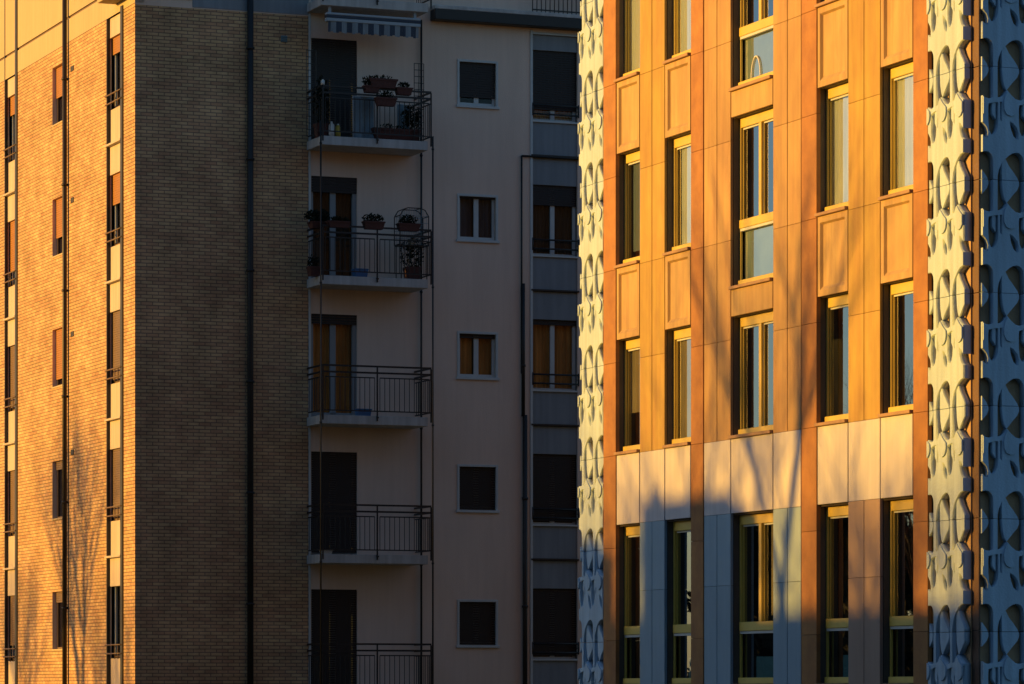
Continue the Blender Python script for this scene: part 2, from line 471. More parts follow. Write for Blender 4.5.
# top frieze above the rows we see
# office windows
def office_window(a0, a1, z0, z1, mull=False, transom=None, lower=None, curt=None, ring=False, board=None, low_sash=False):
    """yellow frame is the window's own mesh; panes, sill, blinds are its sub-parts"""
    d0 = 0.175                  # outer face of the frame
    fw = 0.05
    mb = MB()
    A0, A1 = a0 - 0.0, a1 + 0.0
    mb_bx = lambda x0, x1, e0, e1, y0, y1: LIT.box(mb, x0, x1, e0, e1, y0, y1, 'yellow', 0.006)
    mb_bx(A0, A0 + fw, d0, d0 + .038, z0, z1)
    mb_bx(A1 - fw, A1, d0, d0 + .038, z0, z1)
    mb_bx(A0 + fw, A1 - fw, d0 + .001, d0 + .038, z1 - 0.16, z1)
    mb_bx(A0 + fw, A1 - fw, d0 - 0.05, d0 + .038, z0, z0 + 0.10)
    segs = [(z0 + .10, z1 - .16)]
    if transom is not None:
        t0, t1 = transom
        mb_bx(A0 + fw, A1 - fw, d0 - 0.03, d0 + .038, t0, t1)
        LIT.box(mb, A0 + fw, A1 - fw, d0 - .012, d0 + .05, t0 - .045, t0, 'white_trim')
        segs = [(z0 + .10, t0), (t1, z1 - .16)]
    am = (a0 + a1) / 2
    top = segs[-1]
    if mull: mb_bx(am - .05, am + .05, d0 - .004, d0 + .038, top[0], top[1])
    # inner sash edge
    for (p0, p1) in ([(A0+fw, am-.05), (am+.05, A1-fw)] if mull else [(A0+fw, A1-fw)]):
        LIT.box(mb, p0, p0+.025, d0+.039, d0+.066, top[0], top[1], 'sill')
        LIT.box(mb, p1-.025, p1, d0+.039, d0+.066, top[0], top[1], 'yellow')
        LIT.box(mb, p0+.025, p1-.025, d0+.039, d0+.066, top[1]-.03, top[1], 'white_trim')
    wnd = mb.build('window', rb)
    # dark lining of the opening
    mb = MB()
    for zz0, zz1 in segs:
        mb.face([LIT.p(A0+fw, d0+.06, zz0), LIT.p(A1-fw, d0+.06, zz0), LIT.p(A1-fw, d0+.06, zz1), LIT.p(A0+fw, d0+.06, zz1)], 'glass')
    mb.build('glass', wnd)
    mb = MB()
    LIT.box(mb, a0 + .004, a1 - .004, -0.035, d0 - .052, z0 - 0.055, z0 - 0.003, 'sill', 0.006)
    mb.build('sill', wnd)
    if curt:
        m_, f0, f1, h0 = curt
        mb = MB()
        L_ = A1 - A0
        n = 14
        zb, zt = z0 + h0 * (z1 - z0), z1 - .05
        for i in range(n):
            q0, q1 = A0 + L_*(f0 + (f1-f0)*i/n), A0 + L_*(f0 + (f1-f0)*(i+1)/n)
            e0 = d0 + .09 + .015*(i % 2); e1 = d0 + .09 + .015*((i+1) % 2)
            mb.face([LIT.p(q0, e0, zb), LIT.p(q1, e1, zb), LIT.p(q1, e1, zt), LIT.p(q0, e0, zt)], m_)
        mb.build('curtain', wnd)
    if lower:
        mb = MB()
        s0 = segs[0]
        mb.face([LIT.p(A0+fw, d0+.075, s0[0]), LIT.p(A1-fw, d0+.075, s0[0]), LIT.p(A1-fw, d0+.075, s0[1]), LIT.p(A0+fw, d0+.075, s0[1])], lower)
        mb.build('frosted_pane', wnd)
    if board:
        mb = MB(); s0 = segs[0]
        LIT.box(mb, A0+fw+.02, A0 + (A1-A0)*board, d0+.10, d0+.115, s0[0]-.02, s0[0]+.45*(s0[1]-s0[0]), 'paper')
        mb.build('board', wnd)
    if ring:
        mb = MB(); s0 = segs[0]
        ca, cz = A0 + (A1-A0)*.66, s0[0] + .03
        pts = []
        for i in range(25):
            t = math.pi * i / 24
            pts.append((ca + .17*math.cos(t), cz + .34*math.sin(t)))
        for i in range(24):
            mb.tube(LIT.p(pts[i][0], d0+.045, pts[i][1]), LIT.p(pts[i+1][0], d0+.045, pts[i+1][1]), .014, m='ring', n=6)
        mb.build('arched_sticker', wnd)
    return wnd
pal = ('curtain', 0.0, 1.0, 0.0)
spec = {
 '1': [dict(), dict(curt=('curtain_tan', 0, .95, .35)), dict(curt=('cloth_blue', 0, .8, .12)), dict(curt=pal)],
 '2': [dict(), dict(curt=('curtain_tan', 0, .9, .02)), dict(curt=('curtain', 0, .85, .02)), dict(curt=pal)],
 '3': [dict(), dict(mull=True), dict(mull=True), dict(mull=True)],
 '4': [dict(), dict(), dict(curt=pal), dict(curt=pal)],
 '5': [dict(), dict(), dict(curt=pal), dict(curt=pal)],
}
for k, (a0, a1) in B.items():
    rs = rows3 if k == '3' else rowsS
    for i, (z0, z1) in enumerate(rs):
        kw = dict(spec[k][i])
        if i == 0:
            kw = dict(transom=(Z(0.95), Z(1.10)), mull=(k == '3'))
            if k in '2345': kw['board'] = {'2': .6, '3': .72, '4': .62, '5': .3}[k]
            if k in '3': kw['curt'] = ('curtain_tan', 0, .35, .40)
        if k == '3' and i == 2: kw['transom'] = (Z(7.62), Z(7.76)); kw['lower'] = 'film'
        if k == '3' and i == 3: kw['transom'] = (Z(10.80), Z(10.95)); kw['lower'] = 'film'; kw['ring'] = True
        office_window(a0, a1, Z(z0), Z(z1), **kw)

# ---- relief panels: front sheet with cut-outs over a sunk ground, one module is 0.508 x 1.65 m
MW, MH = 0.508, 1.65
def arc(cx, cz, rx, rz, t0, t1, n):
    return [(cx + rx*math.cos(R(t0 + (t1-t0)*i/n)), cz + rz*math.sin(R(t0 + (t1-t0)*i/n))) for i in range(n+1)]
# outlines in (x right, y down) from the top of the arch
arch = [(0, .86)] + [(0, .36), (.02, .27), (.06, .18), (.12, .11), (.19, .05), (.25, .015), (.31, 0), (.36, .008), (.40, .04), (.425, .08), (.436, .14)] + [(.436, .86), (.38, .885), (.30, .87), (.22, .81), (.16, .745), (.13, .80), (.07, .85)]
dish = [(-.045, .93), (.012, .93), (.012, 1.20), (.0, 1.30), (-.03, 1.37), (-.07, 1.41), (-.11, 1.40), (-.14, 1.34), (-.155, 1.2), (-.155, .96)]
dish = [(x + .10 if False else x, y) for x, y in dish]
drop = [(.20, 1.19), (.27, 1.23), (.33, 1.30), (.352, 1.37), (.345, 1.46), (.31, 1.455), (.26, 1.41), (.22, 1.31)]
slot = [(.04, .92), (.078, .92), (.078, 1.22), (.04, 1.18)]
leaf = [(.118, .06), (.15, .11), (.20, .20), (.265, .275), (.34, .37), (.368, .43), (.37, .48), (.34, .545), (.26, .63), (.16, .745), (.125, .68), (.10, .58), (.085, .42), (.085, .2), (.095, .12)]
foot = [(.16, .755), (.23, .82), (.30, .875), (.33, .90), (.33, .70), (.34, .95)]
foot = [(.16, .765), (.235, .84), (.335, .915), (.345, .98), (.33, 1.05), (.28, 1.105), (.21, 1.125), (.14, 1.10), (.10, 1.03), (.095, .93), (.12, .83)]
step = [(-.075, .90), (-.02, .90), (-.02, 1.18), (-.075, 1.1)]
def filled(loops, thick):
    cu = bpy.data.curves.new('tmp', 'CURVE'); cu.dimensions = '2D'; cu.fill_mode = 'BOTH'; cu.extrude = thick / 2
    for lp in loops:
        sp = cu.splines.new('POLY'); sp.points.add(len(lp) - 1); sp.use_cyclic_u = True
        for i, (x, y) in enumerate(lp): sp.points[i].co = (x, -y, 0, 1)
    o = bpy.data.objects.new('tmp', cu); COL.objects.link(o)
    dg = bpy.context.evaluated_depsgraph_get()
    me = bpy.data.meshes.new_from_object(o.evaluated_get(dg))
    bpy.data.objects.remove(o)
    return me
TH = 0.15                       # full thickness of a panel
def relief(face, a_from, a_to, x_of, rows, name_parent, ztop0):
    """x_of(a): module coordinate; rows: joint heights. Front sheet + leaves + sunk ground, cut at joints"""
    lo, hi = min(a_from, a_to), max(a_from, a_to)
    flip = face == 'lit'        # module x runs to the right in the picture, i.e. towards smaller Y on the lit side
    length = hi - lo
    n = int(length / MW) + 3
    # module strips laid along x from -1 to n
    nz = len(rows) + 1
    loops_all = []
    x_lo, x_hi = -0.02, length + 0.02
    off = x_of
    tiles = [(i, j) for i in range(-1, n) for j in range(-1, nz)]
    H0 = 0.0
    zspan = rows[-1] - rows[0]
    outer = [(x_lo - 1.0, -1.0 - 0), (x_hi + 1.0, -1.0), (x_hi + 1.0, zspan + 1.0), (x_lo - 1.0, zspan + 1.0)]
    front_loops = [outer]; leaf_loops = []; foot_loops = []
    for i, j in tiles:
        ox = off + i * MW; oy = (ztop0) + j * MH
        for lp in (arch, dish, drop, slot):
            q = [(x + ox, y + oy) for x, y in lp]
            if max(p[1] for p in q) < -0.9 or min(p[1] for p in q) > zspan + .9: continue
            if max(p[0] for p in q) < x_lo - .5 or min(p[0] for p in q) > x_hi + .5: continue
            if min(p[1] for p in q) < -0.98 or max(p[1] for p in q) > zspan + .98: continue
            if min(p[0] for p in q) < x_lo - .98 or max(p[0] for p in q) > x_hi + .98: continue
            front_loops.append(q)
        leaf_loops.append([(x + ox, y + oy) for x, y in leaf])
        leaf_loops.append([(x + ox, y + oy) for x, y in step])
        foot_loops.append([(x + ox, y + oy) for x, y in foot])
    fr = filled(front_loops, 0.129)
    lf = filled(leaf_loops, 0.09)
    ft = filled(foot_loops, 0.05)
    for r in range(len(rows) - 1):
        za, zb = rows[r] + .004, rows[r+1] - .004        # heights (world z)
        bm = bmesh.new()
        for me, dcen in ((fr, 0.0645), (lf, 0.068), (ft, 0.0)):
            b2 = bmesh.new(); b2.from_mesh(me)
            bmesh.ops.remove_doubles(b2, verts=b2.verts[:], dist=1e-5)
            # x,y,(z thickness) -> a,z,d
            for v in b2.verts:
                x, y, t = v.co
                a = (hi - x) if flip else (lo + x)
                v.co = (a, dcen - t, rows[-1] + y)
            for co, no in (((lo, 0, 0), (-1, 0, 0)), ((hi, 0, 0), (1, 0, 0)), ((0, 0, za), (0, 0, -1)), ((0, 0, zb), (0, 0, 1))):
                res = bmesh.ops.bisect_plane(b2, geom=b2.verts[:] + b2.edges[:] + b2.faces[:], plane_co=co, plane_no=no, clear_outer=True, dist=1e-5)
                es = [e for e in res['geom_cut'] if isinstance(e, bmesh.types.BMEdge)]
                if es:
                    try: bmesh.ops.edgenet_fill(b2, edges=es)
                    except Exception: pass
            tmp = bpy.data.meshes.new('t'); b2.to_mesh(tmp); b2.free()
            bm.from_mesh(tmp)
        # sunk ground
        mbx = MB(); mbx.bm.free(); mbx.bm = bm
        mbx.mats = ['relief', 'backing']
        nf = len(bm.faces)
        mbx.box(lo + .002, hi - .002, 0.13, TH, za, zb, 'backing')
        bm.faces.ensure_lookup_table()
        for f in bm.faces[:nf]: f.material_index = 0
        bmesh.ops.recalc_face_normals(bm, faces=bm.faces[:])
        if flip:
            for v in bm.verts: v.co = (v.co.y, v.co.x, v.co.z)
            bmesh.ops.reverse_faces(bm, faces=bm.faces[:])
        mbx.build('relief_panel', name_parent)
RJ = [0.02] + [Z(z) for z in (-0.82, 0.83, 2.48, 4.13, 5.78, 7.43, 9.08, 10.73, 12.38)] + [Z(13.85)]
top_z = RJ[-1]
arch_top0 = Z(9.49)              # arch tops in the photograph
d_top = (top_z - arch_top0) % MH
A_END, C_IN, B_ST = 0.26, 0.065, 0.185
# sunlit strip beside the near corner: x=0 at its left edge (u=928)
relief('lit', A_END, Y_P1, 0.245, RJ, rb, d_top - MH)
relief('lit', Y_F1 + .004, Y_END, 0.21, RJ, rb, d_top - MH)
relief('shd', B_ST, B_ST + 7.2, 0.245, RJ, rb, d_top - MH)
# granite corner post set back between the relief panels
mb = MB()
for i in range(len(JZ) - 1):
    mb.box(TH + .004, B_ST - .003, C_IN, A_END + 0.35, Z(JZ[i]) + .004, Z(JZ[i+1]) - .004, 'post', 0.004)
mb.build('corner_post', rb)
mb = MB()
for i in range(14):
    x0 = B_ST + 7.25 + i
    for j in range(len(JZ) - 1):
        mb.box(x0, x0 + .99, 0.02, 0.15, Z(JZ[j]) + .004, Z(JZ[j+1]) - .004, 'tan')
mb.build('side_cladding', rb)

# ================================================================== LEFT BUILDING (flats)
LB = Frame(135.0, 46.8)
lb = tag(empty('apartment_building', (LB.x, LB.y, 0), ALPHA),
         'tall apartment block with yellow brick side in the sun and pinkish plaster front in shade', 'building')
TOP_L = 20.5
lL = lambda u, d=0.0: LB.lit(u, d)
lS = lambda u, d=0.0: LB.sh(u, d)
FL = [-0.10, 2.9, 5.9, 8.9, 11.9]        # ledge / floor levels above the eye
BRK_TOP = Z(14.66)
Y_LEND = lL(-75)
X_BR = lS(308.5)                          # end of the brick on the shaded front
X_LEND = lS(660)
# ---- sunlit side
wcols = [(lL(123.6), lL(107.2)), (lL(17.8), lL(5.2)), (lL(-38), lL(-47))]
hl = []
for (a0, a1) in wcols: hl.append((a0, a1, Z(-1.0), Z(14.66), 0.10))
small = []
for zt in (14.27, 11.25, 8.25, 5.22, 2.22):
    for (ua, ub) in ((66, 52.4), (-22, -32)):
        small.append((lL(ua), lL(ub), Z(zt - 1.32), Z(zt)))
for s_ in small: hl.append((*s_, 0.16))
mb = MB()
LIT.sheet(mb, 0, Y_LEND, 0, BRK_TOP, 0.0, hl, lambda a, z: 'brick', 0.1, 'plaster')
mb.build('brick_side_wall', lb)
mb = MB()
LIT.box(mb, 0.0, Y_LEND, -0.003, 0.2, BRK_TOP, Z(15.18), 'frieze')
LIT.box(mb, 0.0, Y_LEND, 0.03, 0.2, Z(15.18), Z(15.24), 'shutter_brown')
LIT.box(mb, 0.0, Y_LEND, -0.003, 0.2, Z(15.24), TOP_L, 'frieze')
mb.build('upper_side_wall', lb)
# roof-level slab jutting over the sunlit side
mb = MB(); mb.box(-0.42, -0.004, lL(116.5) - 3.2, lL(116.0), Z(14.86), Z(15.02), 'frieze', 0.01); mb.build('side_balcony', lb)
# window strips on the sunlit side
def side_strip(a0, a1, drops, top=Z(14.75)):
    g = MB()
    LIT.box(g, a0, a0 + .16, -0.035, 0.06, Z(-1.0), top, 'dark_metal', .01)          # dark post on the near side
    LIT.box(g, a1 - .02, a1 + .03, -0.012, 0.06, Z(-1.0), max(Z(14.66), top if top > Z(15) else 0), 'dark_metal')
    st = g.build('window_strip', lb)
    for fi, z0 in enumerate(FL):
        m1 = MB(); LIT.box(m1, a0 + .16, a1 - .02, 0.07, 0.12, Z(z0), Z(z0 + .76), 'cream_panel', .004)
        m1.build('infill_panel', st); m1 = MB()
        LIT.box(m1, a0 + .16, a1 - .02, 0.055, 0.12, Z(z0 + 2.33), Z(min(z0 + 2.96, 14.66)), 'cream_panel', .004)
        m1.build('infill_panel', st)
        m2 = MB(); LIT.box(m2, a0 + .12, a1 + .06, -0.05, 0.1, Z(z0 - .05), Z(z0 - .005), 'cream_panel', .005); m2.build('ledge', st)
        m3 = MB()
        zw0, zw1 = Z(z0 + .78), Z(z0 + 2.33)
        LIT.box(m3, a0 + .16, a1 - .02, 0.16, 0.2, zw0, zw0 + .06, 'shutter_brown')
        am = (a0 + a1) / 2
        LIT.box(m3, am - .03, am + .03, 0.16, 0.2, zw0 + .06, zw1, 'white_trim')
        LIT.box(m3, a1 - .10, a1 - .02, 0.16, 0.2, zw0 + .06, zw1, 'white_trim')
        wn = m3.build('window', lb)
        m4 = MB(); m4.face([LIT.p(a0 + .16, .19, zw0), LIT.p(a1 - .02, .19, zw0), LIT.p(a1 - .02, .19, zw1), LIT.p(a0 + .16, .19, zw1)], 'glass_home'); m4.build('glass', wn)
        dr, mt = drops[fi]
        if dr > 0:
            m5 = MB()
            nsl = max(2, int(dr / .05))
            for q in range(nsl):
                h = zw1 - dr * (q + 1) / nsl
                LIT.box(m5, a0 + .165, a1 - .025, 0.115 + 0, 0.13, h + .004, h + dr / nsl, mt)
            m5.build('shutter', wn)
        m6 = MB()
        for h in (.86, 1.05):
            m6.tube(LIT.p(a0 + .05, -.04, Z(z0 + h)), LIT.p(a1 + .02, -.04, Z(z0 + h)), .017, m='shutter_brown', n=6)
        for aa in (a0 + .05, a1 + .02):
            m6.tube(LIT.p(aa, -.04, Z(z0 + h)), LIT.p(aa, .05, Z(z0 + h)), .015, m='shutter_brown', n=6)
        for aa in (a0 + .3, a0 + .55):
            m6.tube(LIT.p(aa, -.04, Z(z0 + .74)), LIT.p(aa, -.04, Z(z0 + 1.05)), .012, m='shutter_brown', n=6)
        m6.build('guard_rail', wn)
OR, BRN = 'shutter_orange', 'shutter_brown'
side_strip(*wcols[0], [(0, BRN), (1.50, BRN), (1.50, BRN), (.66, OR), (.37, OR)])
side_strip(*wcols[1], [(1.2, BRN), (1.50, BRN), (1.50, BRN), (1.2, OR), (.45, OR)], TOP_L - .2)
side_strip(*wcols[2], [(1.5, BRN), (.50, BRN), (1.50, BRN), (.5, OR), (.45, OR)])
# small stair windows
for i, (a0, a1, z0, z1) in enumerate(small):
    m = MB()
    LIT.box(m, a0, a1, 0.11, 0.15, z0, z0 + .05, 'shutter_brown')
    LIT.box(m, a0, a0 + .05, 0.11, 0.15, z0 + .05, z1, 'shutter_brown')
    LIT.box(m, a1 - .06, a1, 0.11, 0.15, z0 + .05, z1, 'shutter_brown')
    wn = m.build('window', lb)
    m = MB(); m.face([LIT.p(a0, .14, z0), LIT.p(a1, .14, z0), LIT.p(a1, .14, z1), LIT.p(a0, .14, z1)], 'glass_home'); m.build('glass', wn)
    m = MB(); LIT.box(m, a0, a1, -0.02, 0.1, z0 - .035, z0 + .004, 'frieze', .004); m.build('sill', wn)
    row = i // 2
    dr = [.72, .9, 1.2, .2, .3][row]
    m = MB()
    for q in range(int(dr / .05)):
        LIT.box(m, a0 + .01, a1 - .01, .085, .10, z1 - .05*(q+1) + .004, z1 - .05*q, OR if row < 3 else BRN)
    m.build('shutter', wn)
# vents and downpipe on the sunlit side
for zt in (13.95, 10.98, 7.95, 5.28):
    a = lL(72.5)
    m = MB(); LIT.box(m, a - .12, a + .12, -.015, .02, Z(zt), Z(zt + .12), 'dark_metal', .004); m.build('vent', lb)
def pipe(face, a, d, z0, z1, r, m_='dark_metal', name='downpipe', brackets=True, n=10):
    m = MB()
    m.tube(face.p(a, d, z0), face.p(a, d, z1), r, m=m_, n=n)
    if brackets:
        z = z0 + 1.1
        while z < z1:
            m.tube(face.p(a, d, z), face.p(a, d, z + .05), r * 1.35, m=m_, n=n)
            face.box(m, a - .015, a + .015, d, 0.01, z + .01, z + .04, m_)
            z += 2.4
    return m.build(name, lb)
pipe(LIT, lL(64.6, -.08), -.08, 0, TOP_L, .055)

# ---- shaded front
hs = []
wins = [(lS(459.0), lS(496.0), Z(z), Z(z + .96)) for z in (12.9, 9.93, 6.89, 3.95, .96)]
for q in wins: hs.append((*q, .14))
bayx = (lS(531.2), lS(577.6))
hs.append((bayx[0], bayx[1], Z(-1.6), Z(14.57), .06))
bayx2 = (lS(600), lS(640))
hs.append((bayx2[0], bayx2[1], Z(-1.6), Z(14.57), .06))
doors = []
for fi, z0 in enumerate(FL):
    doors.append((lS(311.2), lS(357.2), Z(z0), Z(z0 + 2.26)))
doors.append((lS(311.2), lS(357.2), Z(14.9), Z(17.16)))
for q in doors: hs.append((*q, .16))
mb = MB()
def fm(a, z):
    if a < X_BR: return 'brick' if z < Z(14.62) else 'plaster'
    return 'plaster'
SHD.sheet(mb, 0, X_LEND, 0, TOP_L, 0.0, hs + [(X_BR, X_BR + .0001, 0, .0001), (0, .0001, Z(14.6199), Z(14.62))], fm, .15, 'plaster')
mb.face([(X_LEND, 0, 0), (X_LEND, 0, TOP_L), (X_LEND, Y_LEND, TOP_L), (X_LEND, Y_LEND, 0)], 'plaster')
mb.face([(0.3, Y_LEND, 0), (0.3, Y_LEND, TOP_L), (X_LEND, Y_LEND, TOP_L), (X_LEND, Y_LEND, 0)], 'plaster')
mb.face([(0, 0, TOP_L), (X_LEND, 0, TOP_L), (X_LEND, Y_LEND, TOP_L), (0, Y_LEND, TOP_L)], 'slab')
mb.build('front_wall', lb)
mb = MB(); mb.box(1.5, X_LEND - .2, 1.5, Y_LEND - .2, .1, TOP_L - .1, 'room')
for z0 in FL + [14.9]:
    mb.box(.22, X_LEND - .2, .22, 1.5, Z(z0 - .2), Z(z0 - .06), 'room')
    mb.box(.22, 1.5, 1.5, Y_LEND - .2, Z(z0 - .2), Z(z0 - .06), 'room')
mb.build('interior_wall', lb)
# thin pale edge where brick meets plaster
mb = MB(); mb.box(X_BR + .0, X_BR + .05, -.02, 0.0, 0, Z(14.7), 'white_trim', .003); mb.build('corner_trim', lb)
# frieze over the brick
mb = MB(); mb.box(lS(136.2), lS(192), -.035, -.003, Z(14.80), TOP_L - .1, 'plaster', .004); mb.box(lS(192.4), X_BR, -.012, -.003, Z(14.64), TOP_L - .1, 'grey_panel', .004)
mb.build('frieze', lb)
pipe(SHD, lS(250.4, -.10), -.10, 0, TOP_L, .07, 'iron')
mb = MB(); mb.box(lS(281), lS(287), -.03, .01, Z(14.02), Z(14.16), 'vent', .004)
for q in range(3): mb.box(lS(281)+.01, lS(287)-.01, -.04, -.03, Z(14.04 + q*.04), Z(14.05 + q*.04), 'iron')
mb.build('vent', lb)

# small windows
def home_window(q, drop, mull=True, curt=None):
    a0, a1, z0, z1 = q
    m = MB()
    t = .045
    SHD.box(m, a0 - t, a0 + .005, -.025, .03, z0 - .02, z1 + t, 'white_trim', .004)
    SHD.box(m, a1 - .005, a1 + t, -.025, .03, z0 - .02, z1 + t, 'white_trim', .004)
    SHD.box(m, a0 + .005, a1 - .005, -.025, .03, z1 - .005, z1 + t, 'white_trim', .004)
    SHD.box(m, a0 + .006, a0 + .06, .09, .13, z0, z1, 'white_trim')
    SHD.box(m, a1 - .06, a1 - .006, .09, .13, z0, z1, 'white_trim')
    SHD.box(m, a0 + .06, a1 - .06, .09, .13, z0, z0 + .07, 'white_trim')
    if mull: SHD.box(m, (a0+a1)/2 - .055, (a0+a1)/2 + .055, .085, .128, z0 + .07, z1, 'white_trim')
    wn = m.build('window', lb)
    m = MB(); m.face([(a0, .12, z0), (a1, .12, z0), (a1, .12, z1), (a0, .12, z1)], 'glass_home'); m.build('glass', wn)
    m = MB(); SHD.box(m, a0 - .07, a1 + .07, -.05, .09, z0 - .06, z0 - .002, 'white_trim', .005); m.build('sill', wn)
    if curt:
        m = MB(); n = 16
        for i in range(n):
            if curt[1] and 6 < i < 9: continue
            x0, x1 = a0 + (a1-a0)*i/n, a0 + (a1-a0)*(i+1)/n
            m.face([(x0, .2+.03*(i % 2), z0), (x1, .2+.03*((i+1) % 2), z0), (x1, .2+.03*((i+1) % 2), z1), (x0, .2+.03*(i % 2), z1)], curt[0])
        m.build('curtain', wn)
    if drop > 0:
        m = MB(); n = max(1, int(drop / .05))
        for i in range(n):
            SHD.box(m, a0 + .006, a1 - .006, .05, .065, z1 - drop*(i+1)/n + .005, z1 - drop*i/n, 'shutter_dark')
        m.build('shutter', wn)
home_window(wins[0], .78)
home_window(wins[1], .05, curt=('curtain_dark', True))
home_window(wins[2], .10, curt=('curtain_wood', True))
home_window(wins[3], .95)
home_window(wins[4], .95)

# bay strips with grey panels
def bay_strip(a0, a1, drops):
    g = MB()
    SHD.box(g, a0 - .03, a0 + .03, -.03, .05, Z(-1.6), Z(14.66), 'white_trim', .004)
    SHD.box(g, a0 - .03, a1 + .03, -.028, .05, Z(14.57), Z(14.62), 'white_trim', .004)
    st = g.build('window_strip', lb)
    for fi, z0 in enumerate(FL):
        m1 = MB()
        SHD.box(m1, a0 + .03, a1, .03, .08, Z(z0), Z(z0 + .72), 'grey_panel', .004)
        m1.build('infill_panel', st); m1 = MB()
        SHD.box(m1, a0 + .03, a1, .03, .08, Z(z0 + 2.33), Z(min(z0 + 2.95, 14.57)), 'grey_panel', .004)
        m1.build('infill_panel', st)
        m2 = MB()
        SHD.box(m2, a0 - .01, a1 + .03, -.04, .05, Z(z0 - .045), Z(z0 - .005), 'dark_metal', .004)
        m2.build('ledge', st); m2 = MB()
        SHD.box(m2, a0 + .03, a1, -.02, .10, Z(z0 + .72), Z(z0 + .76), 'white_trim', .004)
        m2.build('sill', st)
        zw0, zw1 = Z(z0 + .76), Z(z0 + 2.33)
        m3 = MB()
        for x0, x1 in ((a0 + .03, a0 + .09), (a1 - .07, a1), ((a0+a1)/2 - .05, (a0+a1)/2 + .05)):
            SHD.box(m3, x0, x1, .12, .17, zw0 + .05, zw1 - .05, 'white_trim')
        SHD.box(m3, a0 + .03, a1, .12, .17, zw0, zw0 + .049, 'white_trim'); SHD.box(m3, a0 + .03, a1, .12, .17, zw1 - .049, zw1, 'white_trim')
        wn = m3.build('window', lb)
        m4 = MB(); m4.face([(a0, .155, zw0), (a1, .155, zw0), (a1, .155, zw1), (a0, .155, zw1)], 'glass_home'); m4.build('glass', wn)
        dr, cu = drops[fi]
        if dr > 0:
            m5 = MB(); n = max(1, int(dr / .05))
            for i in range(n):
                SHD.box(m5, a0 + .035, a1 - .005, .085, .10, zw1 - dr*(i+1)/n + .005, zw1 - dr*i/n, 'shutter_dark')
            m5.build('shutter', wn)
        if cu:
            m5 = MB(); n = 22
            for i in range(n):
                x0, x1 = a0 + (a1-a0)*i/n, a0 + (a1-a0)*(i+1)/n
                m5.face([(x0, .24+.03*(i % 2), zw0), (x1, .24+.03*((i+1) % 2), zw0), (x1, .24+.03*((i+1) % 2), zw1), (x0, .24+.03*(i % 2), zw1)], cu)
            m5.build('curtain', wn)
        m6 = MB()
        for h in (.90, 1.10):
            m6.tube((a0 + .02, -.03, Z(z0 + h)), (a1 + .02, -.03, Z(z0 + h)), .022, m='iron', n=6)
        for x in (a0 + .03, a1 + .01):
            m6.tube((x, -.03, Z(z0 + .86)), (x, -.03, Z(z0 + 1.14)), .018, m='iron', n=6)
            m6.tube((x, -.03, Z(z0 + 1.0)), (x, .04, Z(z0 + 1.0)), .015, m='iron', n=6)
        m6.build('guard_rail', wn)
bay_strip(*bayx, [(1.5, None), (1.5, None), (.12, 'curtain_wood'), (.45, 'curtain_brown'), (1.32, 'curtain_wood')])
bay_strip(*bayx2, [(1.5, None), (1.5, None), (.12, None), (.35, None), (1.32, None)])
# pipes beside the bays
m = MB()
x1 = lS(520.8); 
m.tube((x1, -.05, Z(7.0)), (x1, -.05, Z(11.84)), .022, m='iron')
m.tube((x1, -.05, Z(11.84)), (bayx2[1], -.05, Z(11.84)), .022, m='iron')
m.build('thin_pipe', lb)
pipe(SHD, lS(523.2, -.07), -.07, Z(6.05), Z(9.0), .042, 'iron')
pipe(SHD, lS(525.0, -.07), -.07, 0, Z(6.08), .055, 'dark_metal')

# roof-terrace slab, dark gutter and the storey above
mb = MB(); mb.box(lS(430.2), X_LEND + .1, -.32, -.003, Z(14.70), Z(14.93), 'iron', .01); mb.build('gutter', lb)
mb = MB(); mb.box(lS(430.2), X_LEND + .1, -.30, -.003, Z(14.935), Z(15.02), 'slab', .01); mb.build('terrace_slab', lb)
mb = MB()
x = lS(528.5)
while x < X_LEND:
    mb.tube((x, -.24, Z(15.02)), (x, -.24, Z(16.0)), .011, m='iron', n=6); x += .105
mb.box(lS(528.5), X_LEND, -.26, -.22, Z(16.0), Z(16.04), 'iron')
mb.box(lS(528.5), X_LEND, -.25, -.23, Z(15.06), Z(15.09), 'iron')
mb.build('terrace_railing', lb)

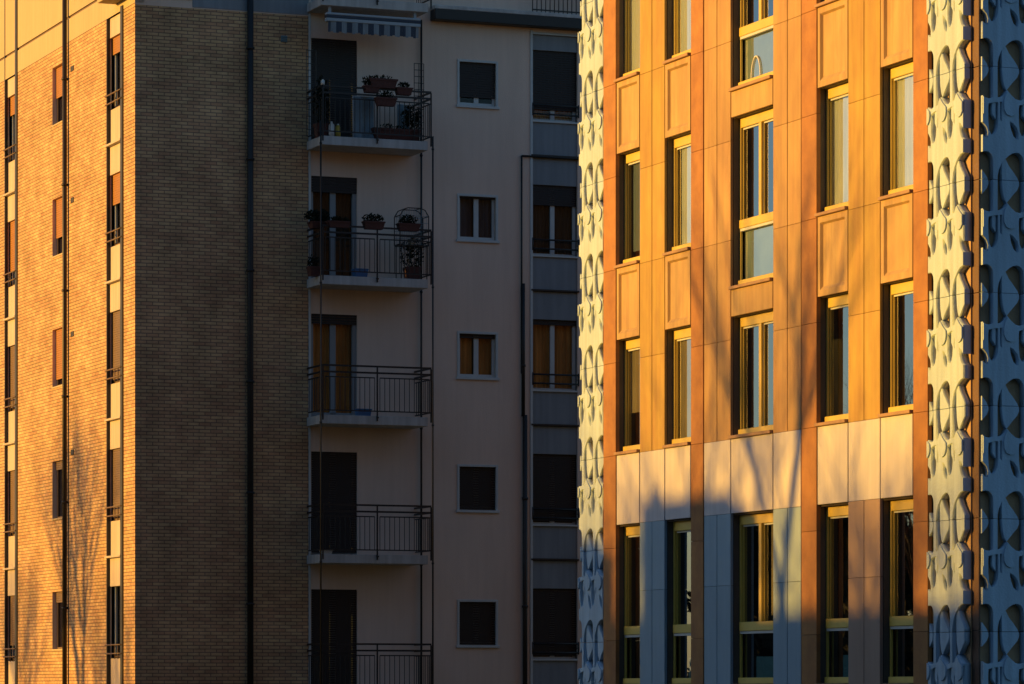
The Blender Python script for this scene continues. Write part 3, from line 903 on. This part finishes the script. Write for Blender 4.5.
# ---- balconies
BX0 = lS(306.6)
BX1 = lS(428.0, -1.0)
RX1 = BX1 + .06
def balcony(z0, rail=True, long_left=True):
    m = MB()
    m.box(BX0, BX1, -1.0, -.003, Z(z0 - .20), Z(z0 - .008), 'slab', .008)
    b = m.build('balcony', lb)
    if not rail: return b
    m = MB()
    Y = -1.03
    zz = Z(z0)
    xl, xr = BX0 + .02, RX1
    for h in (1.06, .92):
        m.box(xl, xr, Y - .018, Y + .018, zz + h - .02, zz + h + .018, 'iron')
        for X in (xl, xr):
            m.box(X - .016, X + .016, Y + .02, -.01, zz + h - .02, zz + h + .018, 'iron')
    m.box(xl, xr, Y - .012, Y + .012, zz + .08, zz + .105, 'iron')
    xm = (xl + xr) / 2
    frames = [(xl + .05, xm - .06), (xm + .06, xr - .05)]
    for X in (xl, xm, xr):
        m.box(X - .014, X + .014, Y - .014, Y + .014, zz - .12, zz + 1.04, 'iron')
    for X0, X1 in frames:
        m.box(X0, X1, Y - .010, Y + .010, zz + .80, zz + .825, 'iron')
        n = max(2, int((X1 - X0) / .105))
        for i in range(n + 1):
            X = X0 + (X1 - X0) * i / n
            m.tube((X, Y, zz + .09), (X, Y, zz + .81), .0085, m='iron', n=6, cap=False)
    for X in (xl, xr):
        m.box(X - .010, X + .010, Y + .02, -.05, zz + .80, zz + .825, 'iron')
        m.box(X - .010, X + .010, Y + .02, -.05, zz + .08, zz + .105, 'iron')
        for i in range(8):
            yy = Y + .1 + i * .115
            m.tube((X, yy, zz + .09), (X, yy, zz + .81), .0085, m='iron', n=6, cap=False)
    m.build('railing', b)
    # small drip spout under the edge
    m = MB(); m.tube((xm, -1.0, Z(z0 - .03)), (xm, -1.09, Z(z0 - .05)), .02, m='dark_metal', n=6); m.build('spout', b)
    return b
balc = [balcony(z) for z in FL] + [balcony(14.9)]
# thin posts running past every balcony
def rod(x, y, z0, z1, r=.020):
    m = MB(); m.tube((x, y, z0), (x, y, z1), r, m='iron', n=8)
    z = z0 + 1.4
    while z < z1:
        m.tube((x, y, z), (x, y, z + .04), r*1.5, m='iron', n=8); z += 3.0
    return m.build('balcony_post', lb)
rod(lS(320.8, -1.06), -1.06, 0, Z(12.2))
rod(RX1 + .03, -1.06, 0, Z(12.0))
rod(lS(421.3, -.08), -.08, 0, Z(14.7), .024)
# balcony doors
def door(q, kind):
    a0, a1, z0, z1 = q
    m = MB()
    SHD.box(m, a0, a0 + .07, .08, .13, z0, z1, 'door_frame')
    SHD.box(m, a1 - .09, a1, .05, .13, z0, z1, 'door_frame')
    SHD.box(m, (a0+a1)/2 - .07, (a0+a1)/2 + .06, .08, .13, z0, z1, 'door_frame')
    SHD.box(m, a0 + .07, a1 - .09, .08, .13, z0, z0 + .12, 'door_frame')
    d = m.build('balcony_door', lb)
    m = MB(); m.face([(a0, .12, z0), (a1, .12, z0), (a1, .12, z1), (a0, .12, z1)], 'glass_home'); m.build('glass', d)
    drop, cu = kind
    if drop:
        m = MB(); n = max(1, int(drop / .05))
        for i in range(n):
            SHD.box(m, a0 + .006, a1 - .006 - (.0 if drop > 1 else .0), .03, .045, z1 - drop*(i+1)/n + .005, z1 - drop*i/n, 'shutter_dark')
        m.build('shutter', d)
    if cu:
        m = MB(); n = 20
        for i in range(n):
            x0, x1 = a0 + (a1-a0)*i/n, a0 + (a1-a0)*(i+1)/n
            y0, y1 = .22+.035*(i % 2), .22+.035*((i+1) % 2)
            m.face([(x0, y0, z0), (x1, y1, z0), (x1, y1, z1), (x0, y0, z1)], cu)
        m.build('curtain', d)
for q, k in zip(doors, [(2.2, None), (2.2, None), (.22, 'curtain_wood'), (.35, 'curtain_brown'), (2.2, None), (.2, None)]): door(q, k)
# awning under the top slab
def Lw(x, y, z): return LB.world(x, y, z)
ax0, ax1 = lS(325.5, -.9), lS(419.5, -.9)
m = MB()
m.box(ax0, ax1, -.98, -.84, Z(14.51), Z(14.56), 'awning', .01)
m.box(ax0, ax1, -.985, -.84, Z(14.45), Z(14.505), 'awning_dark', .004)
m.box(ax0, ax1, -.98, -.84, Z(14.37), Z(14.445), 'awning', .01)
for x in (ax0 + .1, ax1 - .1): m.box(x - .03, x + .03, -.9, -.84, Z(14.55), Z(14.7), 'awning')
aw = m.build('awning', lb)
m = MB()
nx = 34
for i in range(nx):
    x0, x1 = ax0 + .04 + (ax1-ax0-.08)*i/nx, ax0 + .04 + (ax1-ax0-.08)*(i+1)/nx
    zb = Z(14.14 + .015*math.sin(i*1.9))
    mm = 'grey_panel' if i % 4 in (1, 2) else 'awning_dark'
    m.face([(x0, -.965+.01*math.sin(i), Z(14.37)), (x1, -.965+.01*math.sin(i+1), Z(14.37)), (x1, -.955+.02*math.sin(i+1), zb), (x0, -.955+.02*math.sin(i), zb)], mm)
m.build('valance', aw)

# ================================================================== things on the balconies
def leaf_cloud(m, c, r, n, size=.05, seed=0, mname='leaf'):
    rnd = random.Random(seed)
    for _ in range(n):
        while True:
            p = Vector((rnd.uniform(-1, 1), rnd.uniform(-1, 1), rnd.uniform(-1, 1)))
            if p.length < 1: break
        p = Vector((p.x*r[0], p.y*r[1], p.z*r[2])) + Vector(c)
        q = Vector((rnd.gauss(0, 1), rnd.gauss(0, 1), rnd.gauss(0, 1))).normalized()
        t = q.orthogonal().normalized(); b_ = q.cross(t)
        s = size * rnd.uniform(.6, 1.4)
        m.face([p - t*s, p + b_*s*.4, p + t*s, p - b_*s*.4], mname)
def pot_plant(name, x, y, z, w_, d_, h, label, cat='plant', group=None, foliage=(.2, .12, .12), n=120, trough=True, seed=1, leafsize=.04, mname='terracotta'):
    root = empty(name, Lw(x, y, Z(z)), ALPHA)
    tag(root, label, cat, group)
    m = MB()
    k = m.mi(mname)
    bx = w_ * .42; tx = w_ * .5
    def ring(hx, hy, z_): return [(-hx, -hy, z_), (hx, -hy, z_), (hx, hy, z_), (-hx, hy, z_)]
    r0, r1, r2, r3 = ring(bx, d_*.4, 0), ring(tx, d_*.5, h*.8), ring(tx+.012, d_*.5+.012, h*.8), ring(tx+.012, d_*.5+.012, h)
    for A_, B_ in ((r0, r1), (r1, r2), (r2, r3)):
        for i in range(4):
            j = (i+1) % 4
            m.face([A_[i], A_[j], B_[j], B_[i]], mname)
    m.face(r0[::-1], mname); m.face(r3, 'bark')
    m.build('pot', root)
    if n:
        m = MB()
        leaf_cloud(m, (0, 0, h + foliage[2]*.7), foliage, n, leafsize, seed)
        for i in range(6):
            rnd = random.Random(seed*9+i)
            m.tube((rnd.uniform(-.5, .5)*foliage[0], 0, h), (rnd.uniform(-1, 1)*foliage[0], rnd.uniform(-1, 1)*foliage[1], h + foliage[2]*1.3), .006, .003, n=5, m='leaf')
        m.build('foliage', root)
    return root
Z1, Z2, Z3, Z4 = 11.9, 8.9, 5.9, 2.9
RY = -1.03
X = lambda u, d=-1.0: lS(u, d)
pot_plant('planter', X(382), RY, Z1 + 1.08, .62, .2, .2, 'long terracotta planter raised highest on the topmost balcony railing', 'planter', 'planters on the balcony railings', foliage=(.22, .08, .05), n=40, seed=3)
pot_plant('planter', X(371), RY + .02, Z1 + .97, .34, .18, .15, 'dark leafy planter left of the raised terracotta trough on the top balcony', 'planter', 'planters on the balcony railings', foliage=(.22, .1, .13), n=200, seed=4)
pot_plant('planter', X(403), RY, Z1 + .96, .36, .18, .16, 'low terracotta planter at the right end of the top balcony railing', 'planter', 'planters on the balcony railings', foliage=(.14, .08, .08), n=70, seed=5)
pot_plant('planter', X(385, -1.12), -1.16, Z1 + .68, .46, .16, .18, 'terracotta planter hooked outside the top balcony railing below the others', 'planter', 'planters on the balcony railings', foliage=(.2, .07, .1), n=90, seed=6)
pot_plant('floor_planter', X(391, -.8), -.78, Z1 + .0, .85, .25, .25, 'long reddish trough standing on the top balcony floor', 'planter', 'planters on the balcony railings', foliage=(.34, .1, .06), n=60, seed=7)
pot_plant('bushy_plant', X(411, -.7), -.72, Z1 + .0, .3, .3, .26, 'bushy dark plant in a pot at the right corner of the top balcony', 'plant', foliage=(.24, .2, .34), n=420, seed=8, leafsize=.045)
pot_plant('bushy_plant', BX0 + .12, -.62, Z1 + .0, .26, .26, .3, 'climbing plant against the left trellis of the top balcony', 'plant', foliage=(.16, .3, .62), n=480, seed=9, leafsize=.05)
def trellis(x, y, z0, w_, h, label):
    root = empty('trellis', Lw(x, y, Z(z0)), ALPHA); tag(root, label, 'trellis')
    m = MB()
    n = max(2, int(w_/.13))
    for i in range(n + 1): m.tube((w_*i/n, 0, 0), (w_*i/n, 0, h), .009, m='iron', n=5)
    m.build('upright', root)
    m = MB(); k = int(h/.14)
    for i in range(k + 1): m.tube((0, .012, h*i/k), (w_, .012, h*i/k), .008, m='iron', n=5)
    m.build('crossbar', root)
trellis(X(306.3, -.8), -.80, Z1 - .006, .22, 1.85, 'black wire trellis at the left end of the top balcony')
trellis(X(414.2, -.9), -.90, Z1 - .006, .22, 1.70, 'black wire trellis at the right end of the top balcony')
def cloth(x0, x1, y, z0, z1, label):
    cx = (x0 + x1) / 2
    root = empty('laundry_sheet', Lw(cx, y, Z(z0)), ALPHA); tag(root, label, 'laundry')
    m = MB(); n = 20
    for i in range(n):
        a, b_ = x0 - cx + (x1-x0)*i/n, x0 - cx + (x1-x0)*(i+1)/n
        f = lambda t: .03*math.sin(t*19) + .01*math.sin(t*41)
        m.face([(a, f(a)*1.3, 0), (b_, f(b_)*1.3, 0), (b_, f(b_), z1-z0), (a, f(a), z1-z0)], 'cloth_blue')
    sh = m.build('sheet', root)
    md = sh.modifiers.new('s', 'SOLIDIFY'); md.thickness = .006
    m = MB()
    for t in (x0 - cx, x1 - cx): m.tube((t, .02, 0), (t, .02, z1 - z0 + .02), .012, m='white_stuff', n=6); 
    m.tube((x0 - cx, .02, z1 - z0 + .01), (x1 - cx, .02, z1 - z0 + .01), .012, m='white_stuff', n=6)
    m.build('rack', root)
cloth(X(353, -.7), X(373, -.7), -.72, Z1, Z1 + .92, 'pale blue sheet hung on a white rack on the top balcony')
cloth(X(398, -.45), X(410, -.45), -.42, Z1, Z1 + .85, 'pale sheet hung behind the plants at the right of the top balcony')
def canister(name, x, y, z0, r, h, mm, label, cat):
    root = empty(name, Lw(x, y, Z(z0)), ALPHA); tag(root, label, cat)
    m = MB(); m.tube((0, 0, 0), (0, 0, h*.78), r, r*1.03, m=mm, n=14); m.tube((0, 0, h*.78), (0, 0, h*.9), r*1.03, r*.5, m=mm, n=14); m.build('body', root)
    m = MB(); m.tube((0, 0, h*.9), (0, 0, h), r*.45, m='white_stuff', n=12); m.build('cap', root)
canister('watering_drum', X(331.5, -.8), -.8, Z1 - .008, .06, .34, 'white_stuff', 'white plastic canister behind the bars at the left of the top balcony', 'canister')
canister('watering_drum', X(338, -.8), -.8, Z1 - .008, .055, .3, 'yellow_stuff', 'yellow plastic canister beside the white one on the top balcony', 'canister')
canister('lantern', X(322.8, -1.0), -1.0, Z1 + 1.08, .04, .12, 'white_stuff', 'small white lantern on the left corner of the top balcony railing', 'lantern')
# second balcony
pot_plant('planter', X(373), RY, Z2 + 1.02, .46, .18, .17, 'terracotta planter with dark plants midway along the second balcony railing', 'planter', 'planters on the balcony railings', foliage=(.25, .1, .1), n=220, seed=11)
pot_plant('planter', X(408), RY, Z2 + 1.02, .5, .18, .16, 'terracotta planter in front of the arched wire cage on the second balcony', 'planter', 'planters on the balcony railings', foliage=(.24, .1, .12), n=200, seed=12)
pot_plant('planter', X(338), RY, Z2 + 1.02, .5, .16, .14, 'low dark planter on the railing in front of the second balcony door', 'planter', 'planters on the balcony railings', foliage=(.26, .1, .06), n=140, seed=14)
pot_plant('planter', BX0 - .0, -.72, Z2 + 1.02, .34, .3, .14, 'dark overhanging planter at the left end of the second balcony railing', 'planter', 'planters on the balcony railings', foliage=(.3, .2, .16), n=420, seed=15, leafsize=.05)
pot_plant('bushy_plant', X(412, -.55), -.55, Z2 - .006, .3, .3, .3, 'tall dark plant in the right corner of the second balcony', 'plant', foliage=(.28, .2, .42), n=450, seed=16)
pot_plant('bushy_plant', X(314, -.7), -.7, Z2 - .006, .25, .25, .2, 'small potted plant low at the left end of the second balcony', 'plant', foliage=(.16, .14, .16), n=160, seed=17)
root = empty('wire_cage', Lw(X(411.5, -.75), -.75, Z(Z2 + .75)), ALPHA); tag(root, 'arched wire cage standing at the right of the second balcony', 'cage')
m = MB(); hw, hd, hh = .33, .18, .62
for yy in (-hd, hd):
    m.tube((-hw, yy, 0), (-hw, yy, hh), .012, m='dark_metal', n=6); m.tube((hw, yy, 0), (hw, yy, hh), .012, m='dark_metal', n=6)
    pts = [(-hw, hh), (-hw*.75, hh+.13), (-hw*.45, hh+.17), (hw*.45, hh+.17), (hw*.75, hh+.13), (hw, hh)]
    for i in range(5): m.tube((pts[i][0], yy, pts[i][1]), (pts[i+1][0], yy, pts[i+1][1]), .012, m='dark_metal', n=6)
for px_, pz in [(-hw, 0), (hw, 0), (-hw, hh), (hw, hh), (-hw*.45, hh+.17), (hw*.45, hh+.17)]:
    m.tube((px_, -hd, pz), (px_, hd, pz), .012, m='dark_metal', n=6)
m.build('frame', root)
m = MB()
for i in range(13):
    t = -hw + 2*hw*i/12
    ht = hh + .17*(1 - abs(t/hw)**3)
    for yy in (-hd, hd): m.tube((t, yy, 0), (t, yy, ht), .0045, m='vent', n=4)
for i in range(5):
    for yy in (-hd, hd): m.tube((-hw, yy, hh*i/4), (hw, yy, hh*i/4), .0045, m='vent', n=4)
m.build('wires', root)
m = MB()
for sx in (-1, 1):
    for sy in (-1, 1): m.tube((sx*hw*.9, sy*hd*.9, -.756), (sx*hw*.9, sy*hd*.9, 0), .012, m='dark_metal', n=6)
m.box(-hw, hw, -hd, hd, -.03, -.013, 'dark_metal'); m.build('stand', root)
def tub(x, y, z, w_, d_, h, mm, label, cat='tub'):
    root = empty('plastic_tub', Lw(x, y, Z(z)), ALPHA); tag(root, label, cat)
    m = MB()
    r0 = [(-w_*.42, -d_*.42), (w_*.42, -d_*.42), (w_*.42, d_*.42), (-w_*.42, d_*.42)]
    r1 = [(-w_*.5, -d_*.5), (w_*.5, -d_*.5), (w_*.5, d_*.5), (-w_*.5, d_*.5)]
    for i in range(4):
        j = (i+1) % 4
        m.face([(*r0[i], 0), (*r0[j], 0), (*r1[j], h), (*r1[i], h)], mm)
    m.face([(*p, .01) for p in r0], mm)
    m.build('basin', root)
    m = MB()
    for i in range(4):
        j = (i+1) % 4
        m.tube((*r1[i], h), (*r1[j], h), .012, m=mm, n=6)
    m.build('rim', root)
tub(X(363, -.75), -.75, Z3 - .006, .32, .25, .15, 'blue_stuff', 'blue plastic basin on the floor of the third balcony')
tub(X(360, -.75), -.75, Z2 - .006, .3, .25, .18, 'blue_stuff', 'blue plastic basin on the floor of the second balcony')
tub(X(326, -.85), -.85, Z4 - .006, .24, .2, .09, 'white_stuff', 'small pale tray on the floor of the fourth balcony from the top')

# ================================================================== ground
def plane(name, x0, x1, y0, y1, z, mm, kind='structure', rz=0.0):
    m = MB(); m.face([(x0, y0, z), (x1, y0, z), (x1, y1, z), (x0, y1, z)], mm)
    o = m.build(name); tag(o, kind=kind); return o
plane('ground', -900, 900, -900, 900, -0.14, 'grass')
plane('road', -300, 300, 18, 27, -0.13, 'asphalt')
m = MB(); m.box(-300, 300, 27.003, 34, -.13, 0.0, 'paving'); tag(m.build('pavement'), kind='structure')
m = MB(); m.box(-300, 300, 26.85, 27.0, -.13, 0.005, 'kerb', .01); tag(m.build('kerb'), kind='structure')

# ================================================================== trees and house left of the view, they shade both sides
def tree(loc, h, r0, seed, label, fork=.5, spread=.42, depth=6, lean=(0, 0), nchild=(2, 3), group=None):
    rnd = random.Random(seed)
    root = empty('bare_tree', loc); tag(root, label, 'tree', group)
    mt, mc = MB(), MB()
    def grow(m, p, d, L, r, lv):
        n = 3 if lv < 3 else 2
        for i in range(n):
            d = (d + Vector((rnd.gauss(0, .09), rnd.gauss(0, .09), rnd.gauss(.03, .05)))).normalized()
            q = p + d * (L / n)
            r1 = r * (.90 if lv < 4 else .8)
            m.tube(p, q, r, r1, n=7 if lv < 2 else (5 if lv < 4 else 3), m='bark', cap=False)
            p, r = q, r1
            if lv >= 1 and lv < depth - 1 and rnd.random() < .55:
                sd = (d + Vector((rnd.gauss(0, 1), rnd.gauss(0, 1), rnd.gauss(.2, .5))).normalized() * rnd.uniform(.6, .95)).normalized()
                grow(m, p, sd, L * rnd.uniform(.4, .6), r * .5, lv + 2)
        if lv >= depth: return
        k = rnd.choice(nchild) if lv < depth - 1 else 2
        ph = rnd.uniform(0, 6.28)
        for j in range(k):
            a = ph + 6.283 * j / k + rnd.uniform(-.4, .4)
            side = Vector((math.cos(a), math.sin(a), 0))
            t = rnd.uniform(.6, 1.15) * spread
            nd = (d * math.cos(t) + side * math.sin(t)).normalized()
            grow(m, p, nd, L * rnd.uniform(.66, .84), r * rnd.uniform(.62, .78), lv + 1)
    # trunk
    p = Vector((0, 0, 0)); d = Vector((lean[0], lean[1], 1)).normalized(); r = r0
    H = h * fork
    for i in range(6):
        d = (d + Vector((rnd.gauss(0, .02), rnd.gauss(0, .02), 0))).normalized()
        q = p + d * H / 6
        mt.tube(p, q, r, r * .95, n=10, m='bark', cap=(i == 0)); p, r = q, r * .95
    mt.build('trunk', root)
    for j in range(rnd.choice(nchild)):
        a = 6.283 * j / 3 + rnd.uniform(-.4, .4) + math.pi / 2
        side = Vector((math.cos(a), math.sin(a), 0))
        t = rnd.uniform(.7, 1.1) * spread
        grow(mc, p, (d * math.cos(t) + side * math.sin(t)).normalized(), h * .22, r * .72, 1)
    mc.build('crown', root)
    return root
S2 = Vector((SUN_DIR.x, SUN_DIR.y)).normalized()
def sunward(pt, D):
    return Vector((pt.x + S2.x * D, pt.y + S2.y * D, 0))
fR = lambda u: RB.world(0, uL(u), 0)
fL = lambda u: LB.world(0, lL(u), 0)
tree(sunward(fR(785), 24), 12.0, .21, 21, 'tall bare tree left of the view, its trunk shades the wide window column', fork=.50, spread=.36)
tree(sunward(fR(708), 30), 12.0, .16, 5, 'slender bare tree left of the view beside the low house', fork=.40, spread=.42, nchild=(3, 3))
tree(sunward(fR(838), 24), 10.0, .11, 12, 'thin leaning bare tree left of the view, nearest the camera', fork=.45, spread=.4, lean=(.0, -.10))
tree(sunward(fR(635), 30), 11.4, .15, 33, 'bare tree left of the view behind the low house chimney', fork=.35, spread=.5, nchild=(3, 3))
tree(sunward(fR(955), 36), 10.5, .17, 61, 'low dense bare tree farthest left, opposite the near corner of the offices', fork=.3, spread=.6, nchild=(4, 4))
tree(sunward(fR(870), 44), 9.5, .14, 64, 'broad bare tree far left behind the low house roof', fork=.3, spread=.6, nchild=(3, 4))
tree(sunward(fR(596), 36), 10.5, .15, 65, 'dense bare tree at the far end of the low house', fork=.3, spread=.55, nchild=(3, 4))
tree(sunward(fL(84), 17), 10.0, .18, 44, 'bare tree close to the sunlit brick side of the flats', fork=.28, spread=.42, nchild=(3, 4))
tree(sunward(fL(112), 26), 8.5, .16, 46, 'dense low bare tree by the near corner of the flats', fork=.25, spread=.55, nchild=(3, 4))
tree(sunward(fL(25), 24), 8.5, .16, 48, 'smaller bare tree farther along the brick side of the flats', fork=.25, spread=.55, nchild=(3, 4))
# low house with a pitched roof; it stands parallel to the offices and shades their foot
te = math.tan(SUN_EL)
HX, HY = -34.0, 34.0 * math.tan(SUN_BEHIND)
drop_h = 34.0 / math.cos(SUN_BEHIND) * te
hw0 = RB.world(HX, HY - 8.0, 0)
house = tag(empty('low_house', (hw0.x, hw0.y, 0), ALPHA), 'low ochre house with tiled roof standing left of the view', 'house')
def hy(a): return a + 8.0            # facade position -> along the house
yA, yB = 0.0, hy(Y_END + 1.2)
hz = Z(1.25) + drop_h
m = MB(); m.box(-3.5, 3.5, yA, yB, 0, hz - 1.4, 'ochre'); m.build('wall', house)
m = MB()
for p in ([(-3.9, yA-.3, hz-1.5), (0, yA-.3, hz), (0, yB+.3, hz), (-3.9, yB+.3, hz-1.5)], [(3.9, yA-.3, hz-1.5), (0, yA-.3, hz), (0, yB+.3, hz), (3.9, yB+.3, hz-1.5)]):
    m.face(p, 'rooftile')
m.face([(-3.5, yA, hz-1.4), (3.5, yA, hz-1.4), (0, yA, hz-.03)], 'ochre'); m.face([(-3.5, yB, hz-1.4), (3.5, yB, hz-1.4), (0, yB, hz-.03)], 'ochre')
rf = m.build('roof', house)
def block(u0, u1, h, nm):
    ya, yb = hy(uL(u1)), hy(uL(u0)) if u0 > 579 else hy(Y_END + 1.0)
    m = MB(); m.box(-1.2, 1.4, ya, yb, hz - 1.2, Z(h) + drop_h, 'ochre'); m.box(-1.3, 1.5, ya - .05, yb + .05, Z(h) + drop_h + .003, Z(h) + drop_h + .06, 'rooftile')
    m.build(nm, rf)
block(652, 736, 3.02, 'dormer')
block(578, 604, 2.45, 'dormer')
m = MB(); m.box(-.4, .4, hy(uL(657)), hy(uL(653)), hz - .5, Z(3.45) + drop_h, 'rooftile'); m.build('chimney', rf)
for i in range(7):
    y = 2 + i*3.7
    m = MB(); m.box(3.5, 3.55, y, y+1.0, 1.0, 2.4, 'white_trim'); wn = m.build('window', house)
    m = MB(); m.box(3.552, 3.56, y+.08, y+.92, 1.08, 2.32, 'room'); m.build('pane', wn)
# apartment row added behind the camera, never seen: shuts off the low sky
row = tag(empty('sky_blocking_row', (-30, -34, 0)), 'added unseen apartment row behind the viewer that blocks the low sky', 'building')
m = MB(); m.box(0, 75, 0, 12, 0, 25, 'ochre'); m.build('wall', row)
m = MB(); m.box(-.4, 75.4, -.4, 12.4, 25.003, 25.4, 'slab', .02); m.build('roof', row)
for i in range(18):
    for j in range(5):
        m = MB(); m.box(2 + i*4, 3.3 + i*4, 12.003, 12.06, 1.2 + j*3.1, 2.8 + j*3.1, 'white_trim'); m.box(2.08 + i*4, 3.22 + i*4, 12.063, 12.07, 1.28 + j*3.1, 2.72 + j*3.1, 'room')
        m.build('window', row)

# added tall block just outside the frame, keeps sky light off the lower walls
cb = tag(empty('sky_blocking_tower', (-44, 12, 0)), 'added unseen tall block left of the viewer that darkens the lower walls', 'building')
m = MB(); m.box(0, 28, 0, 32, 0, 24, 'ochre'); m.build('wall', cb)
m = MB(); m.box(-.4, 28.4, -.4, 32.4, 24.003, 24.4, 'slab', .02); m.build('roof', cb)
for i in range(7):
    for j in range(6):
        m = MB(); m.box(28.003, 28.06, 2 + i*4.2, 3.4 + i*4.2, 1.4 + j*3.5, 3.0 + j*3.5, 'white_trim'); m.box(28.063, 28.07, 2.08 + i*4.2, 3.32 + i*4.2, 1.48 + j*3.5, 2.92 + j*3.5, 'room')
        m.build('window', cb)

# evergreens beyond the low house; the offices' lower panes mirror them
def evergreen(x, y, h, w_, seed, label):
    root = tag(empty('evergreen_tree', (x, y, 0)), label, 'tree', 'evergreens beyond the low house')
    m = MB(); m.tube((0, 0, 0), (0, 0, h * .8), .22, .05, n=8, m='bark'); m.build('trunk', root)
    m = MB(); rnd = random.Random(seed)
    for i in range(26):
        t = i / 26
        c = (rnd.gauss(0, .3) * w_ * (1 - t), rnd.gauss(0, .3) * w_ * (1 - t), h * (.12 + .82 * t))
        leaf_cloud(m, c, (w_ * (.75 - .45 * t), w_ * (.75 - .45 * t), h * .10), 190, .30, seed * 50 + i)
    m.build('crown', root)
for i, (x, y, h, w_) in enumerate([(-40, 112, 8.2, 2.6), (-45, 116, 9.0, 3.0), (-50.5, 113, 8.0, 3.0), (-56, 118, 9.3, 3.2), (-62, 121, 8.4, 3.2), (-69, 124, 9.6, 3.4), (-35, 108, 7.6, 2.6), (-76, 128, 9.0, 3.4)]):
    evergreen(x, y, h, w_, 70 + i, ['broad dark evergreen near the back of the flats', 'tall dark evergreen second from the flats', 'short dark evergreen third in the row beyond the house', 'tall bushy evergreen midway along the row beyond the house', 'rounded evergreen left of the middle of the row', 'tallest evergreen toward the far end of the row', 'lowest evergreen closest to the brick side of the flats', 'last evergreen at the far left end of the row'][i])
tree(sunward(fR(750), 50), 11.5, .13, 91, 'wide bare tree farthest left of the wide window column, beyond the house', fork=.35, spread=.5, nchild=(2, 3))
